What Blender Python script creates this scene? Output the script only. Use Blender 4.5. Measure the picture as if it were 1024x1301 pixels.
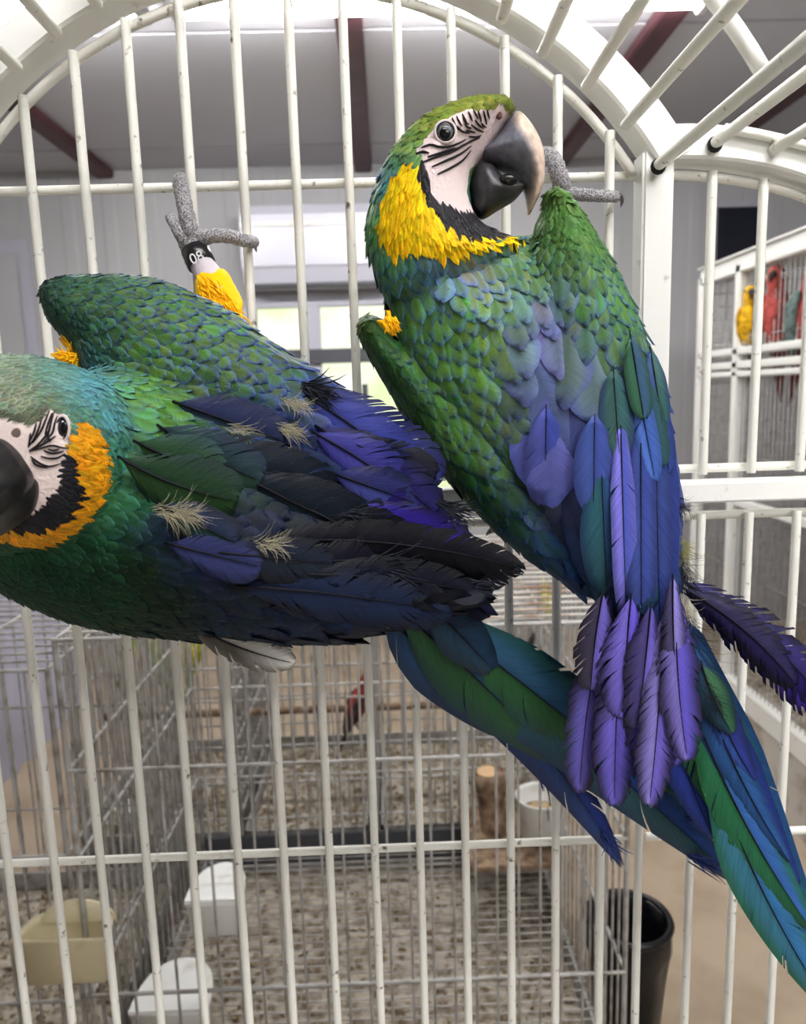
import bpy, bmesh, math, random
import numpy as np
from mathutils import Vector, Matrix
from mathutils.geometry import delaunay_2d_cdt
from mathutils.bvhtree import BVHTree

for o in list(bpy.data.objects):
    bpy.data.objects.remove(o)
SC = bpy.context.scene
COL = SC.collection
RND = random.Random(7)

# ------------------------------------------------------------------ camera
F, CX, CY = 950.0, 512.0, 650.5
CAM_H = 1.42
def _n(v):
    v = np.array(v, float); return v / np.linalg.norm(v)
_y = _n((-0.0232, 0.1584, -1.0))
_a = 0.187
_z = -_n((_a, -(1 - 0.0232 * _a) / 0.1584, -1.0))
_x = np.cross(_y, _z)
RW = np.array([_x, _y, _z])                 # world from camera
CAM = np.array((0.0, 0.0, CAM_H))
cam_data = bpy.data.cameras.new('camera')
cam = bpy.data.objects.new('camera', cam_data); COL.objects.link(cam)
M4 = Matrix.Identity(4)
for i in range(3):
    for j in range(3):
        M4[i][j] = RW[i][j]
M4[2][3] = CAM_H
cam.matrix_world = M4
cam_data.sensor_fit = 'AUTO'; cam_data.sensor_width = 36.0
cam_data.lens = F / 1301.0 * 36.0
cam_data.clip_start = 0.02; cam_data.clip_end = 100
cam_data.dof.use_dof = True
cam_data.dof.focus_distance = 0.47
cam_data.dof.aperture_fstop = 10.0
SC.camera = cam

# ------------------------------------------------------------------ world, exposure
w = bpy.data.worlds.new('overcast'); SC.world = w; w.use_nodes = True
bg = w.node_tree.nodes['Background']
bg.inputs[0].default_value = (1.0, 0.99, 0.97, 1); bg.inputs[1].default_value = 1.6
SC.view_settings.view_transform = 'Standard'
SC.view_settings.look = 'None'
SC.view_settings.exposure = 0.12
SC.view_settings.gamma = 1.0
SC.view_settings.use_curve_mapping = False
SC.cycles.max_bounces = 6
SC.cycles.use_denoising = True
TUBE_STRENGTH = 80.0

NP = np.array
def P(px, py, Y):
    d = RW @ np.array(((px - CX) / F, -(py - CY) / F, -1.0))
    return CAM + d * (Y / d[1])
def Parr(pp, Y):
    pp = np.asarray(pp, float)
    d = np.stack([(pp[:, 0] - CX) / F, -(pp[:, 1] - CY) / F, -np.ones(len(pp))], 1) @ RW.T
    return CAM + d * (np.asarray(Y) / d[:, 1])[:, None]
def proj(v):
    c = (np.asarray(v, float) - CAM) @ RW       # camera coords
    return np.stack([CX + F * c[..., 0] / -c[..., 2], CY - F * c[..., 1] / -c[..., 2]], -1)
def lin(c):
    c = np.asarray(c, float) / 255.0
    return np.where(c <= 0.04045, c / 12.92, ((c + 0.055) / 1.055) ** 2.4)
def L4(c):
    return tuple(lin(c)) + (1.0,)

def mat(name, col, rough=0.6, spec=0.4, metal=0.0, noise=None, bump=None, emit=None, col2=None, lo=0.45, hi=0.6, coords='obj'):
    m = bpy.data.materials.new(name); m.use_nodes = True
    nt = m.node_tree; b = nt.nodes['Principled BSDF']
    b.inputs['Base Color'].default_value = L4(col)
    b.inputs['Roughness'].default_value = rough
    b.inputs['Metallic'].default_value = metal
    b.inputs['Specular IOR Level'].default_value = spec
    geo = nt.nodes.new('ShaderNodeNewGeometry')
    if noise:
        n = nt.nodes.new('ShaderNodeTexNoise'); n.inputs['Scale'].default_value = noise; n.inputs['Detail'].default_value = 5
        nt.links.new(geo.outputs['Position'], n.inputs['Vector'])
        r = nt.nodes.new('ShaderNodeValToRGB')
        r.color_ramp.elements[0].position = lo; r.color_ramp.elements[1].position = hi
        r.color_ramp.elements[0].color = L4(col); r.color_ramp.elements[1].color = L4(col2 or col)
        nt.links.new(n.outputs['Fac'], r.inputs['Fac'])
        nt.links.new(r.outputs['Color'], b.inputs['Base Color'])
    if bump:
        n2 = nt.nodes.new('ShaderNodeTexNoise'); n2.inputs['Scale'].default_value = bump[0]; n2.inputs['Detail'].default_value = 4
        nt.links.new(geo.outputs['Position'], n2.inputs['Vector'])
        bp = nt.nodes.new('ShaderNodeBump'); bp.inputs['Strength'].default_value = bump[1]; bp.inputs['Distance'].default_value = 0.002
        nt.links.new(n2.outputs['Fac'], bp.inputs['Height']); nt.links.new(bp.outputs['Normal'], b.inputs['Normal'])
    if emit:
        b.inputs['Emission Color'].default_value = L4(emit[0]); b.inputs['Emission Strength'].default_value = emit[1]
    return m

def feather_mat(name, rough=0.5, spec=0.10, barb=0.0016, bstr=0.12, sheen=0.0, lo=0.84, hi=1.14):
    m = bpy.data.materials.new(name); m.use_nodes = True
    nt = m.node_tree; b = nt.nodes['Principled BSDF']; N = nt.nodes.new; Lk = nt.links.new
    b.inputs['Roughness'].default_value = rough; b.inputs['Specular IOR Level'].default_value = spec
    b.inputs['Sheen Weight'].default_value = sheen; b.inputs['Sheen Roughness'].default_value = 0.4
    a = N('ShaderNodeAttribute'); a.attribute_name = 'Col'
    u = N('ShaderNodeAttribute'); u.attribute_name = 'fuv'
    sx = N('ShaderNodeSeparateXYZ'); Lk(u.outputs['Vector'], sx.inputs[0])
    ab = N('ShaderNodeMath'); ab.operation = 'ABSOLUTE'; Lk(sx.outputs[0], ab.inputs[0])
    mu = N('ShaderNodeMath'); mu.operation = 'MULTIPLY_ADD'; mu.inputs[1].default_value = -0.8
    Lk(ab.outputs[0], mu.inputs[0]); Lk(sx.outputs[1], mu.inputs[2])
    m2 = N('ShaderNodeMath'); m2.operation = 'MULTIPLY'; m2.inputs[1].default_value = 2 * math.pi / barb; Lk(mu.outputs[0], m2.inputs[0])
    si = N('ShaderNodeMath'); si.operation = 'SINE'; Lk(m2.outputs[0], si.inputs[0])
    cb = N('ShaderNodeCombineXYZ')
    m3 = N('ShaderNodeMath'); m3.operation = 'MULTIPLY'; m3.inputs[1].default_value = 900.0; Lk(mu.outputs[0], m3.inputs[0])
    m4 = N('ShaderNodeMath'); m4.operation = 'MULTIPLY'; m4.inputs[1].default_value = 60.0; Lk(sx.outputs[0], m4.inputs[0])
    Lk(m3.outputs[0], cb.inputs[0]); Lk(m4.outputs[0], cb.inputs[1]); Lk(sx.outputs[2], cb.inputs[2])
    no = N('ShaderNodeTexNoise'); no.inputs['Scale'].default_value = 1.0; no.inputs['Detail'].default_value = 3; Lk(cb.outputs[0], no.inputs['Vector'])
    mr = N('ShaderNodeMapRange'); mr.inputs[1].default_value = 0.25; mr.inputs[2].default_value = 0.75; mr.inputs[3].default_value = lo; mr.inputs[4].default_value = hi
    Lk(no.outputs['Fac'], mr.inputs[0])
    vm = N('ShaderNodeVectorMath'); vm.operation = 'SCALE'; Lk(a.outputs['Color'], vm.inputs[0]); Lk(mr.outputs[0], vm.inputs['Scale'])
    Lk(vm.outputs[0], b.inputs['Base Color'])
    ad = N('ShaderNodeMath'); ad.operation = 'ADD'; Lk(si.outputs[0], ad.inputs[0]); Lk(no.outputs['Fac'], ad.inputs[1])
    bp = N('ShaderNodeBump'); bp.inputs['Strength'].default_value = bstr; bp.inputs['Distance'].default_value = 0.0006
    Lk(ad.outputs[0], bp.inputs['Height']); Lk(bp.outputs['Normal'], b.inputs['Normal'])
    return m

def new_obj(name, me, parent=None, material=None, smooth=True):
    o = bpy.data.objects.new(name, me); COL.objects.link(o)
    if material is not None and not me.materials:
        me.materials.append(material)
    if smooth and len(me.polygons):
        me.polygons.foreach_set('use_smooth', np.ones(len(me.polygons), bool))
    if parent is not None:
        o.parent = parent
        o.matrix_parent_inverse = Matrix.Translation(-Vector(parent.location))
    return o
def mesh(name, verts, faces, parent=None, material=None, smooth=True, mname=None):
    me = bpy.data.meshes.new(mname or name)
    me.from_pydata([tuple(v) for v in verts], [], faces); me.update()
    return new_obj(name, me, parent, material, smooth)
def tag(o, label, cat=None, group=None, kind=None):
    o['label'] = label
    if cat: o['category'] = cat
    if group: o['group'] = group
    if kind: o['kind'] = kind
    return o
def empty(name, loc, label, cat, group=None):
    o = bpy.data.objects.new(name, None); COL.objects.link(o)
    o.location = tuple(loc); o.empty_display_size = 0.05
    return tag(o, label, cat, group)
def struct(o, label=None):
    o['kind'] = 'structure'
    if label: o['label'] = label
    return o

def box_vf(x0, x1, y0, y1, z0, z1, bev=0.0):
    bm = bmesh.new(); bmesh.ops.create_cube(bm, size=1)
    for v in bm.verts:
        v.co = Vector(((x0 + x1) / 2 + v.co.x * (x1 - x0), (y0 + y1) / 2 + v.co.y * (y1 - y0), (z0 + z1) / 2 + v.co.z * (z1 - z0)))
    if bev:
        bmesh.ops.bevel(bm, geom=list(bm.edges), offset=bev, segments=2, affect='EDGES')
    vs = [v.co.copy() for v in bm.verts]; bm.verts.index_update()
    fs = [[v.index for v in f.verts] for f in bm.faces]; bm.free()
    return vs, fs
def box(name, x0, x1, y0, y1, z0, z1, material, parent=None, bev=0.0):
    v, f = box_vf(x0, x1, y0, y1, z0, z1, bev)
    return mesh(name, v, f, parent, material, smooth=False)

def tube_vf(pts, rad, segs=10, cap=True, flat=1.0, up=None):
    pts = [np.array(p, float) for p in pts]; n = len(pts)
    rads = rad if hasattr(rad, '__len__') else [rad] * n
    V, Fc = [], []
    t0 = _n(pts[1] - pts[0])
    ref = np.array(up if up is not None else ((0, 1, 0) if abs(t0[1]) < 0.9 else (1, 0, 0)), float)
    u = _n(ref - t0 * ref.dot(t0))
    for i in range(n):
        t = _n(pts[min(i + 1, n - 1)] - pts[max(i - 1, 0)])
        u = _n(u - t * u.dot(t)); v = np.cross(t, u)
        for k in range(segs):
            a = 2 * math.pi * k / segs
            V.append(pts[i] + rads[i] * (math.cos(a) * u * flat + math.sin(a) * v))
    for i in range(n - 1):
        for k in range(segs):
            a, b = i * segs + k, i * segs + (k + 1) % segs
            Fc.append((a, b, b + segs, a + segs))
    if cap:
        Fc.append(tuple(range(segs))[::-1]); Fc.append(tuple(range((n - 1) * segs, n * segs)))
    return V, Fc
def tube(name, pts, rad, material, parent=None, segs=10, **k):
    v, f = tube_vf(pts, rad, segs, **k)
    return mesh(name, v, f, parent, material)
def smooth_pts(pts, n=40):
    pts = np.array(pts, float); m = len(pts); out = []
    for i in range(n):
        s = i / (n - 1) * (m - 1); k = min(int(s), m - 2); t = s - k
        p0, p1, p2, p3 = pts[max(k - 1, 0)], pts[k], pts[k + 1], pts[min(k + 2, m - 1)]
        out.append(0.5 * (2 * p1 + (p2 - p0) * t + (2 * p0 - 5 * p1 + 4 * p2 - p3) * t * t + (3 * p1 - p0 - 3 * p2 + p3) * t ** 3))
    return np.array(out)

_cyl = {}
def rod(name, a, b, r, material, parent, segs=8):
    """straight round rod sharing one unit cylinder per material"""
    key = (material.name, segs)
    if key not in _cyl:
        v, f = tube_vf([(0, 0, 0), (0, 0, 1)], 1.0, segs)
        me = bpy.data.meshes.new('rod'); me.from_pydata([tuple(p) for p in v], [], f); me.update()
        me.materials.append(material)
        me.polygons.foreach_set('use_smooth', np.array([len(p.vertices) == 4 for p in me.polygons]))
        _cyl[key] = me
    a = Vector(a); b = Vector(b); d = b - a
    o = bpy.data.objects.new(name, _cyl[key]); COL.objects.link(o)
    q = d.to_track_quat('Z', 'Y').to_matrix().to_4x4()
    o.parent = parent
    if parent is not None: o.matrix_parent_inverse = Matrix.Translation(-Vector(parent.location))
    o.matrix_basis = Matrix.Translation(a) @ q @ Matrix.Diagonal((r, r, d.length, 1))
    return o

def rev_vf(profile, c, segs=24, sx=1.0, sy=1.0):
    """lathe about Z: profile [(r,z)]"""
    V, Fc = [], []
    for r, z in profile:
        for k in range(segs):
            a = 2 * math.pi * k / segs
            V.append((c[0] + r * sx * math.cos(a), c[1] + r * sy * math.sin(a), c[2] + z))
    for i in range(len(profile) - 1):
        for k in range(segs):
            a, b = i * segs + k, i * segs + (k + 1) % segs
            Fc.append((a, b, b + segs, a + segs))
    return V, Fc
def ell_vf(c, r, seg=16, ring=10, rot=None):
    V, Fc = [], []
    for i in range(ring + 1):
        th = math.pi * i / ring
        for k in range(seg):
            a = 2 * math.pi * k / seg
            p = Vector((r[0] * math.sin(th) * math.cos(a), r[1] * math.sin(th) * math.sin(a), r[2] * math.cos(th)))
            if rot is not None: p = rot @ p
            V.append(Vector(tuple(c)) + p)
    for i in range(ring):
        for k in range(seg):
            a, b = i * seg + k, i * seg + (k + 1) % seg
            Fc.append((a, a + seg, b + seg, b))
    return V, Fc
def join_vf(*parts):
    V, Fc = [], []
    for v, f in parts:
        o = len(V); V += list(v); Fc += [tuple(i + o for i in q) for q in f]
    return V, Fc

# ------------------------------------------------------------------ materials
M_white = mat('white_paint', (236, 236, 231), 0.42, 0.45, noise=55, col2=(150, 140, 118), lo=0.66, hi=0.80, bump=(260, 0.12))
M_bar = mat('white_bar_paint', (234, 233, 224), 0.45, 0.45, noise=110, col2=(95, 84, 66), lo=0.64, hi=0.74, bump=(420, 0.2))
M_galv = mat('galvanised_wire', (176, 175, 172), 0.4, 0.5, metal=0.2, noise=30, col2=(128, 122, 112), lo=0.45, hi=0.7)
M_rust = mat('rusty_wire', (205, 202, 194), 0.6, 0.3, noise=9, col2=(150, 116, 88), lo=0.5, hi=0.64)
M_wall = mat('grey_sheet_wall', (178, 178, 180), 0.55, 0.3, noise=2.0, col2=(172, 172, 174), lo=0.3, hi=0.7)
M_lil = mat('lilac_sheet', (188, 188, 205), 0.5, 0.3, noise=3.0, col2=(165, 165, 180), lo=0.3, hi=0.7)
M_ceil = mat('grey_ceiling_panel', (196, 195, 200), 0.6, 0.3, noise=1.2, col2=(186, 185, 190), lo=0.3, hi=0.7)
M_beam = mat('maroon_steel', (88, 52, 58), 0.5, 0.3, noise=12, col2=(70, 42, 46), lo=0.4, hi=0.7)
M_floor = mat('dusty_concrete', (168, 152, 132), 0.8, 0.2, noise=5.0, col2=(140, 124, 104), lo=0.45, hi=0.75, bump=(60, 0.2))
M_litter = mat('paper_litter', (176, 168, 154), 0.9, 0.1, noise=38, col2=(104, 92, 76), lo=0.42, hi=0.66, bump=(90, 0.5))
M_husk = mat('seed_husk', (190, 170, 134), 0.9, 0.1, noise=40, col2=(130, 110, 84))
M_plast = mat('white_plastic', (240, 241, 238), 0.4, 0.4, noise=20, col2=(200, 196, 180), lo=0.55, hi=0.8)
M_cream = mat('cream_plastic', (222, 212, 178), 0.45, 0.4, noise=18, col2=(190, 175, 138), lo=0.55, hi=0.8)
M_dark = mat('dark_pane', (26, 28, 40), 0.2, 0.5)
M_black = mat('black_bag', (14, 14, 18), 0.3, 0.35, bump=(30, 1.0))
M_wood = mat('bark_wood', (150, 128, 106), 0.85, 0.2, noise=35, col2=(92, 70, 56), lo=0.4, hi=0.65, bump=(70, 0.8))
M_tubeoff = mat('lamp_housing', (230, 230, 230), 0.4, 0.4)
M_tube = mat('lit_tube', (255, 255, 255), 0.4, 0.2, emit=((255, 253, 252), TUBE_STRENGTH))
M_grass = mat('lawn', (200, 210, 168), 0.9, 0.1, noise=1.2, col2=(230, 234, 216), lo=0.4, hi=0.6)
M_hedge = mat('hedge_leaves', (128, 160, 84), 0.9, 0.1, noise=6.0, col2=(170, 192, 120))
M_ac = mat('ac_plastic', (206, 206, 218), 0.25, 0.5)
M_frame = mat('window_frame_paint', (176, 176, 188), 0.4, 0.4)
M_rail = mat('dark_window_rail', (66, 68, 74), 0.4, 0.4)
g = bpy.data.materials.new('window_glass'); g.use_nodes = True
_b = g.node_tree.nodes['Principled BSDF']
_b.inputs['Base Color'].default_value = (0.98, 1, 0.98, 1); _b.inputs['Roughness'].default_value = 0.02
_b.inputs['Transmission Weight'].default_value = 1.0; _b.inputs['IOR'].default_value = 1.05; _b.inputs['Alpha'].default_value = 0.25
M_glass = g
M_feather = feather_mat('feather_vane')
M_flight = feather_mat('flight_vane', rough=0.42, spec=0.12, bstr=0.15, lo=0.72, hi=1.25)
M_skin = feather_mat('plumage_under', rough=0.7, spec=0.1, bstr=0.0, lo=1.0, hi=1.0)
_nt = M_skin.node_tree; _bs = _nt.nodes['Principled BSDF']; _ge = _nt.nodes.new('ShaderNodeNewGeometry')
_no = _nt.nodes.new('ShaderNodeTexNoise'); _no.inputs['Scale'].default_value = 260; _no.inputs['Detail'].default_value = 4; _no.inputs['Distortion'].default_value = 0.8
_nt.links.new(_ge.outputs['Position'], _no.inputs['Vector'])
_bp = _nt.nodes.new('ShaderNodeBump'); _bp.inputs['Strength'].default_value = 0.7; _bp.inputs['Distance'].default_value = 0.0014
_nt.links.new(_no.outputs['Fac'], _bp.inputs['Height']); _nt.links.new(_bp.outputs['Normal'], _bs.inputs['Normal'])
M_shaft = mat('feather_shaft', (20, 20, 28), 0.5, 0.1)
M_down = mat('cream_down', (184, 178, 152), 0.9, 0.1)
M_stripe = mat('black_face_feather', (24, 20, 22), 0.7, 0.2)
M_eyeball = mat('grey_iris', (92, 92, 96), 0.3, 0.3)
M_pupil = mat('black_pupil', (6, 6, 8), 0.12, 0.35)
M_foot = mat('scaly_grey_skin', (196, 194, 198), 0.6, 0.3, noise=900, col2=(104, 102, 106), lo=0.42, hi=0.60, bump=(800, 1.0))
M_claw = mat('claw_horn', (40, 38, 42), 0.35, 0.5)
M_pinkskin = mat('pale_leg_skin', (206, 196, 204), 0.6, 0.3, bump=(200, 0.5))
M_band = mat('black_band', (22, 22, 24), 0.3, 0.5)
M_print = mat('white_band_print', (225, 225, 225), 0.6, 0.2)

# ================================================================== SETTING
ZC = CAM_H + 1.23
YB = 4.3
floor = struct(box('floor', -3.2, 2.9, -3.0, YB + 0.1, -0.05, 0.0, M_floor))
# back wall of ribbed sheet around the window opening
wx0, wx1 = P(312, 400, YB)[0], P(590, 400, YB)[0]
wz1, wz0 = P(400, 378, YB)[2], P(400, 640, YB)[2]
def ribbed(x0, x1, z0, z1, y, pitch=0.22, depth=0.003):
    V, Fc = [], []
    n = max(1, int(round((x1 - x0) / pitch))); p = (x1 - x0) / n; xs = []
    for i in range(n):
        a = x0 + i * p
        xs += [(a, 0), (a + p * .62, 0), (a + p * .70, -depth), (a + p * .92, -depth)]
    xs.append((x1, 0))
    for x, d in xs:
        V += [(x, y + d, z0), (x, y + d, z1), (x, y + 0.08, z0), (x, y + 0.08, z1)]
    for i in range(len(xs) - 1):
        a = i * 4; b = a + 4
        Fc += [(a, b, b + 1, a + 1), (a + 2, a + 3, b + 3, b + 2), (a + 1, b + 1, b + 3, a + 3), (a, a + 2, b + 2, b)]
    Fc += [(0, 1, 3, 2), (len(V) - 4, len(V) - 2, len(V) - 1, len(V) - 3)]
    return V, Fc
v, f = join_vf(ribbed(-3.2, wx0, 0, ZC, YB), ribbed(wx0, wx1, wz1, ZC, YB), ribbed(wx0, wx1, 0, wz0, YB), ribbed(wx1, 2.9, 0, ZC, YB))
wall_back = struct(mesh('wall_back', v, f, None, M_wall, smooth=False))
struct(box('wall_left', -3.2, -3.1, -3.0, YB, 0, ZC, M_wall))
struct(box('wall_front', -3.2, 2.9, -3.1, -3.0, 0, ZC, M_wall))
struct(box('wall_right', 2.8, 2.9, -3.0, YB, 0, ZC, M_wall))
ceil = struct(box('ceiling', -3.2, 2.9, -3.0, YB + 0.1, ZC + 0.012, ZC + 0.06, M_ceil))
ys = [-3.0, -1.8, -0.6, 0.55, 1.65, 2.78, 3.96, YB]
for a, b in zip(ys[:-1], ys[1:]):
    box('panel', -3.19, 2.89, a + 0.006, b - 0.006, ZC, ZC + 0.012, M_ceil, ceil, 0.003)
for i, (px, py) in enumerate(((450, 112), (100, 202), (822, 95), (1006, 152))):
    yb = 1.23 * 950 / (500 - py)
    X = P(px, py, yb)[0]
    t = struct(box('trim_%d' % (i + 1), X - 0.045, X + 0.045, -2.9, YB - 0.02, ZC - 0.045, ZC, M_beam, None, 0.006), 'dark maroon steel purlin under the grey ceiling')
# window
win = struct(bpy.data.objects.new('window_1', None)); COL.objects.link(win); win.location = (wx0, YB, wz0)
def bx(n, a, b, c, d, m, y0=YB - 0.02, y1=YB + 0.05, par=win): return box(n, a, b, y0, y1, c, d, m, par, 0.004)
bx('window_frame', wx0, wx1, wz1 - 0.05, wz1, M_frame); bx('window_frame', wx0, wx1, wz0, wz0 + 0.05, M_frame)
xm = P(398, 420, YB)[0]
for x in (wx0 + 0.02, xm, wx1 - 0.02): bx('window_frame', x - 0.04, x + 0.04, wz0 + 0.05, wz1 - 0.05, M_frame)
zr = P(410, 453, YB)[2]
bx('window_rail', P(330, 453, YB)[0], P(560, 453, YB)[0], zr - 0.04, zr + 0.04, M_rail, YB - 0.05, YB - 0.02)
box('latch', P(464, 500, YB)[0] - 0.016, P(464, 500, YB)[0] + 0.016, YB - 0.05, YB - 0.018, P(464, 512, YB)[2], P(464, 488, YB)[2], M_rail, win)
for a, b in ((wx0 + 0.06, xm - 0.04), (xm + 0.04, wx1 - 0.06)): bx('pane', a, b, wz0 + 0.05, wz1 - 0.05, M_glass, YB + 0.01, YB + 0.016)
bx('window_sill', wx0 - 0.03, wx1 + 0.03, wz0 - 0.03, wz0, M_frame, YB - 0.06, YB + 0.05)
# small dark window high on the back wall, right
p0, p1 = P(908, 333, YB), P(962, 264, YB)
w2 = struct(box('window_2', p0[0], p1[0], YB - 0.03, YB - 0.012, p0[2], p1[2], M_dark, None, 0.004))
box('window_frame', p0[0] - 0.02, p1[0] + 0.02, YB - 0.035, YB - 0.012, p1[2], p1[2] + 0.03, M_frame, w2)
box('window_frame', p0[0] - 0.02, p1[0] + 0.02, YB - 0.035, YB - 0.012, p0[2] - 0.03, p0[2], M_frame, w2)
# grey panel door on the far left of the back wall
d0, d1 = P(-60, 470, YB), P(38, 305, YB)
dr = struct(box('door_1', d0[0], d1[0], YB - 0.035, YB - 0.012, 0.0, d1[2], M_frame, None, 0.004))
box('door_panel', d0[0] + 0.06, d1[0] - 0.06, YB - 0.045, YB - 0.035, 1.0, d1[2] - 0.08, M_wall, dr, 0.005)
box('door_panel', d0[0] + 0.06, d1[0] - 0.06, YB - 0.045, YB - 0.035, 0.1, 0.9, M_wall, dr, 0.005)
# outdoors
tag(box('lawn', -6, 6, YB + 0.3, 6.9, -0.3, -0.2, M_grass), 'pale green lawn outside the window', 'lawn', kind='stuff')
tag(mesh('grassy_bank', [(-8, 7, -0.25), (8, 7, -0.25), (8, 13, 5.0), (-8, 13, 5.0), (-8, 14, -0.25), (8, 14, -0.25)], [(0, 1, 2, 3), (3, 2, 5, 4), (0, 3, 4), (1, 5, 2), (0, 4, 5, 1)], None, M_grass, False), 'pale sunlit grassy bank outside the window', 'bank', kind='stuff')

# tube lamps on the ceiling
def lamp(label, x0, x1, y):
    e = empty('tube_lamp', ((x0 + x1) / 2, y, ZC), label, 'lamp', 'fluorescent ceiling lamps')
    box('housing', x0, x1, y - 0.06, y + 0.06, ZC - 0.035, ZC, M_tubeoff, e, 0.006)
    for dy in (-0.035, 0.035):
        rod('tube', (x0 + 0.03, y + dy, ZC - 0.055), (x1 - 0.03, y + dy, ZC - 0.055), 0.016, M_tube, e, 10)
    for x in (x0, x1 - 0.03):
        box('end_cap', x, x + 0.03, y - 0.06, y + 0.06, ZC - 0.08, ZC - 0.035, M_tubeoff, e, 0.004)
_d = RW @ np.array(((530 - CX) / F, -(6 - CY) / F, -1.0)); LY = _d[1] * (ZC - 0.06 - CAM_H) / _d[2]
lamp('long lit fluorescent tube lamp on the ceiling at the top of the cage arch', P(215, 10, LY)[0], P(905, 0, LY)[0], LY)
lamp('lit fluorescent tube lamp behind the upper left of the cage arch', P(-160, 40, LY)[0], P(185, 20, LY)[0], LY)
lamp('lit fluorescent tube lamp overhead behind the photographer', -0.3, 1.6, -0.22)  # unseen lamp, added as key light above the birds
lamp('lit fluorescent tube lamp near the rear wall', 0.4, 1.9, -1.6)  # unseen lamp, added as frontal light and set right to favour the right bird

# air conditioner above the window
a0, a1 = P(318, 372, YB), P(505, 268, YB)
ac = empty('air_conditioner', ((a0[0] + a1[0]) / 2, YB - 0.02, a0[2]), 'pale air conditioner on the back wall above the window', 'air conditioner')
pf = [(0, 0), (-0.16, 0.02), (-0.2, 0.1), (-0.2, a1[2] - a0[2] - 0.05), (-0.17, a1[2] - a0[2]), (0, a1[2] - a0[2])]
V = [(x, YB - 0.013 + y, a0[2] + z) for x in (a0[0], a1[0]) for y, z in pf]; n = len(pf)
mesh('body', V, [tuple(range(n)), tuple(range(2 * n - 1, n - 1, -1))] + [(i, i + n, (i + 1) % n + n, (i + 1) % n) for i in range(n)], ac, M_ac, False)
box('flap', a0[0] + 0.05, a1[0] - 0.05, YB - 0.225, YB - 0.213, a0[2] + 0.1, a0[2] + 0.16, M_ac, ac, 0.004)
box('air_slot', a0[0] + 0.05, a1[0] - 0.05, YB - 0.19, YB - 0.12, a0[2] + 0.005, a0[2] + 0.02, M_rail, ac)
box('trim_strip', a0[0], a1[0], YB - 0.222, YB - 0.213, a0[2] + 0.30, a0[2] + 0.325, M_plast, ac, 0.003)  # pale strip standing in for the reflection line across the casing

# ================================================================== FOREGROUND CAGE
D = 0.60
cage = empty('bird_cage', (P(420, 600, D)[0], D, 0.0), 'large white arched wire cage with flaking paint holding two macaws', 'cage')
# grid of bars: equal spacing in X on plane Y=D
Xa, Xb = P(44, 240, D)[0], P(772, 240, D)[0]
PITCH = (Xb - Xa) / 11
Zx = lambda px, py: P(px, py, D)[2]
# arch fit: circle through the wire-arc pixels
arc_px = [(0, 172), (90, 82), (160, 35), (527, 5), (634, 55), (707, 110), (772, 178), (802, 212)]
A = np.array([P(x, y, D) for x, y in arc_px])[:, [0, 2]]
sol = np.linalg.lstsq(np.c_[2 * A, np.ones(len(A))], (A ** 2).sum(1), rcond=None)[0]
ac_x, ac_z = sol[0], sol[1]; ac_r = math.sqrt(sol[2] + ac_x ** 2 + ac_z ** 2)
zw = P(400, 231, D)[2]                       # horizontal wire in the arch
z_mid = Zx(940, 622); z_up = Zx(940, 594); z_low = Zx(940, 654); z_bot = P(412, 1086, D)[2]
XP = P(828, 300, D)[0]                        # post
XPL = 2 * ac_x - XP
def arch_pts(r, n=49, z_end=None):
    a0 = math.asin(max(-1, min(1, ((z_end if z_end is not None else zw) - ac_z) / r)))
    return [(ac_x + r * math.cos(a), ac_z + r * math.sin(a)) for a in np.linspace(math.pi - a0, a0, n)]
RB = 0.0036
tube('arch_wire', [(x, D, z) for x, z in arch_pts(ac_r)], RB * 1.05, M_bar, cage)
# arched square tube (rectangular section sweep)
def sweep_rect(name, path, hw, y0, y1, material, bev=0.002):
    V, Fc = [], []; n = len(path); path = np.array(path)
    sec = [(-hw, y0 + bev), (-hw, y1 - bev), (-hw + bev, y1), (hw - bev, y1), (hw, y1 - bev), (hw, y0 + bev), (hw - bev, y0), (-hw + bev, y0)]
    for i in range(n):
        t = _n(path[min(i + 1, n - 1)] - path[max(i - 1, 0)]); nn = np.array((-t[1], t[0]))
        for s, y in sec:
            V.append((path[i][0] + nn[0] * s, y, path[i][1] + nn[1] * s))
    k = len(sec)
    for i in range(n - 1):
        for j in range(k):
            Fc.append((i * k + j, i * k + (j + 1) % k, (i + 1) * k + (j + 1) % k, (i + 1) * k + j))
    Fc += [tuple(range(k)), tuple(range((n - 1) * k, n * k))[::-1]]
    o = mesh(name, V, Fc, cage, material, False)
    return o
tube_r = ac_r + 0.026
z_post_top = Zx(830, 203)
sweep_rect('arch_tube', arch_pts(tube_r, 61, z_post_top - 0.004), 0.0125, D - 0.018, D + 0.014, M_white)
HOOPY = D / 1.32
tube('hoop', [(x, HOOPY, z) for x, z in arch_pts(tube_r + 0.004, 49, z_post_top + 0.004)], 0.0048, M_white, cage)
for X in (XP, XPL):
    box('post', X - 0.0118, X + 0.0118, D - 0.013, D + 0.011, z_mid - 0.01, z_post_top + 0.004, M_white, cage, 0.002)
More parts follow.
